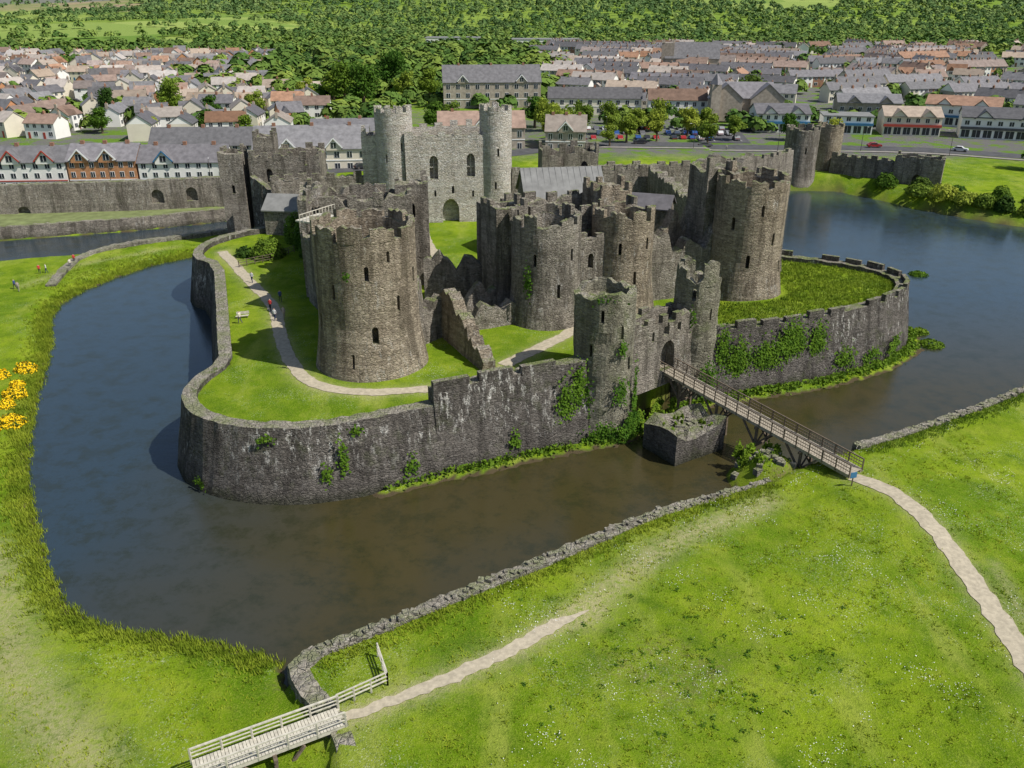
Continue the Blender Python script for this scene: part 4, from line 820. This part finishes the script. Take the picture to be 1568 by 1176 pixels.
for x_,y_,t,s in((-62,372,3,1.5),(-72,385,3,1.4),(-80,400,0,1.3),(-48,400,1,1.3),(-88,380,1,1.2),(-36,390,0,1.2),(-55,420,3,1.5),(-100,345,1,1.1),(-112,330,0,.9),(12,300,1,1.3),(24,300,1,1.1),(32,292,4,1.3),(42,296,4,1.2),(50,300,4,1.3),(58,290,4,1.2),(66,298,4,1.2),(8,310,0,1.1),(-26,300,0,1.),(-22,315,1,1.),(94,350,2,1.2),(30,268,4,.9),(140,232,0,.9),(147,226,2,.8),(152,238,1,1.),(158,250,4,1.),(166,236,0,1.),(-140,300,0,.8),(-150,330,2,.9),(175,245,2,1.2),(-62,205,0,.6),(150,205,0,.9),(168,215,2,1.2),(14,275,1,1.4),(20,282,1,1.2),(36,275,4,1.2),(46,278,4,1.2),(62,277,1,.9),(72,284,4,1.1),(-120,290,1,.9),(-104,300,0,.8),(-85,280,0,.8),(-132,345,3,1.),(90,285,0,.8),(104,283,4,.9)):
    put('broadleaf_tree',TM[t],x_,y_,s)
for x_,y_ in((97,203),(101,199),(104,195),(99,207),(107,192),(110,189),(114,186),(105,201),(112,195),(118,186),(123,188),(118,192),(93,213),(126,193),(131,190)):
    bush('waterside_shrub',x_,y_,H1(x_,y_)-.4,R.uniform(2,3.6),R.uniform(1.8,3.4),random.choice([M_lf,M_lf2,M_lf3]),900,.45)
P=resample([(-135,203),(-100,204.5),(-66,206)],1.2)
for i in range(0,len(P),2): bush('clipped_hedge',P[i][0],P[i][1],H1(*P[i])-.2,1.6,1.3,M_lf,160,.4)
# ------------------------------------------------------------------ people
M_skin=plain('skin',(.5,.32,.24),.6,.05)
def person(name,x,y,rot,shirt,trou,hair,stride=.25,z=None):
    J=[(0,0,.95),(0,0,1.2),(0,0,1.42),(0,0,1.52),(0,.02,1.66),(-.19,0,1.40),(-.24,-.04,1.12),(-.23,.10*stride*4,.88),(.19,0,1.40),(.24,.04,1.12),(.23,-.1*stride*4,.88),(-.10,0,.9),(-.11,stride*.5+.04,.5),(-.11,stride*.6,.07),(-.11,stride*.6+.16,.04),(.10,0,.9),(.11,-stride*.3+.05,.5),(.11,-stride,.09),(.11,-stride+.16,.05)]
    E=[(0,1),(1,2),(2,3),(3,4),(2,5),(5,6),(6,7),(2,8),(8,9),(9,10),(0,11),(11,12),(12,13),(13,14),(0,15),(15,16),(16,17),(17,18)]
    Rr=[.15,.14,.15,.06,.105,.07,.05,.04,.07,.05,.04,.10,.07,.05,.045,.10,.07,.05,.045]
    me=bpy.data.meshes.new(name); me.from_pydata(J,E,[]); o=link(bpy.data.objects.new(name,me)); o.modifiers.new('s','SKIN')
    for i,v in enumerate(me.skin_vertices[0].data): v.radius=(Rr[i],Rr[i]*.8); v.use_root=(i==0)
    sb=o.modifiers.new('u','SUBSURF'); sb.levels=1; sb.render_levels=1
    dg=bpy.context.evaluated_depsgraph_get(); m2=bpy.data.meshes.new_from_object(o.evaluated_get(dg)); o.modifiers.clear(); o.data=m2
    ms=[plain(name+'sh',shirt,.8,.1),plain(name+'tr',trou,.8,.1),M_skin,plain(name+'ha',hair,.8,.1)]; m2.materials.clear()
    for m_ in ms: m2.materials.append(m_)
    for p in m2.polygons:
        c=p.center; p.material_index=3 if (c.z>1.68 or (c.z>1.58 and c.y<-.02)) else 2 if (c.z>1.5 or (abs(c.x)>.2 and c.z<1.0 and c.z>.8)) else 1 if c.z<.95 else 0
        p.use_smooth=True
    o.location=(x,y,H1(x,y)+.03 if z is None else z); o.rotation_euler=(0,0,rot)
cols=[((.5,.05,.05),(.03,.03,.05),(.05,.03,.02)),((.6,.6,.6),(.04,.05,.1),(.1,.06,.03)),((.35,.3,.28),(.3,.27,.22),(.03,.02,.02)),((.05,.08,.2),(.05,.05,.06),(.2,.15,.08)),((.65,.6,.5),(.1,.1,.12),(.05,.03,.02))]
for i,(x_,y_,a) in enumerate(((-32.2,107.3,2.9),(-30.6,103.3,-.2),(-29.6,104,-.3),(-31.8,111,.5),(-34.8,102.3,1.2),(-83,144,.5),(-82.1,144.6,2.),(-81.4,134,.2),(-82.6,135.2,1.4),(-79.5,148,.8),(-80.2,151,.4),(-38.2,120,2.8),(150,246,1.),(96,262.5,.4),(65,264,2.))):
    c=cols[i%5]; person('walking_person',x_,y_,a,*c)
b=B()
for i in range(3): b.box(-35.2,104.6+i*.16-.16,.45,.49,1.6,.13,.3,M_woodl)
for s in(-.6,.6): b.box(-35.2+s,104.6+s*.3,-.1,.45,.1,.4,.3,M_woodd)
b.box(-35.2,104.95,.6,.95,1.6,.05,.3,M_woodl); b.obj('park_bench')
# ------------------------------------------------------------------ light, sky, camera
sd=Vector((1,-.42,1.36)).normalized()
W=bpy.data.worlds.new('World'); SC.world=W; W.use_nodes=True; nt=W.node_tree; bg=nt.nodes['Background']; sk=nt.nodes.new('ShaderNodeTexSky'); sk.sky_type='NISHITA'; sk.sun_disc=False
sk.sun_elevation=math.asin(sd.z); sk.sun_rotation=math.atan2(sd.x,sd.y); sk.air_density=1.; sk.dust_density=1.2; sk.ozone_density=1.
nt.links.new(sk.outputs[0],bg.inputs[0]); bg.inputs[1].default_value=.105
L=bpy.data.lights.new('sun','SUN'); L.energy=5.; L.angle=rad(.5); L.color=(1,.955,.88); lo=link(bpy.data.objects.new('sun',L)); lo.rotation_euler=sd.to_track_quat('Z','Y').to_euler()
cam=bpy.data.cameras.new('camera'); cam.sensor_width=36; cam.lens=1300/1568*36; cam.clip_end=9000; cam.clip_start=.5
co=link(bpy.data.objects.new('camera',cam)); co.location=(0,0,38); co.rotation_euler=(rad(90)-math.atan(588/1300),0,0); SC.camera=co
SC.view_settings.view_transform='Standard'; SC.view_settings.look='None'; SC.view_settings.exposure=0
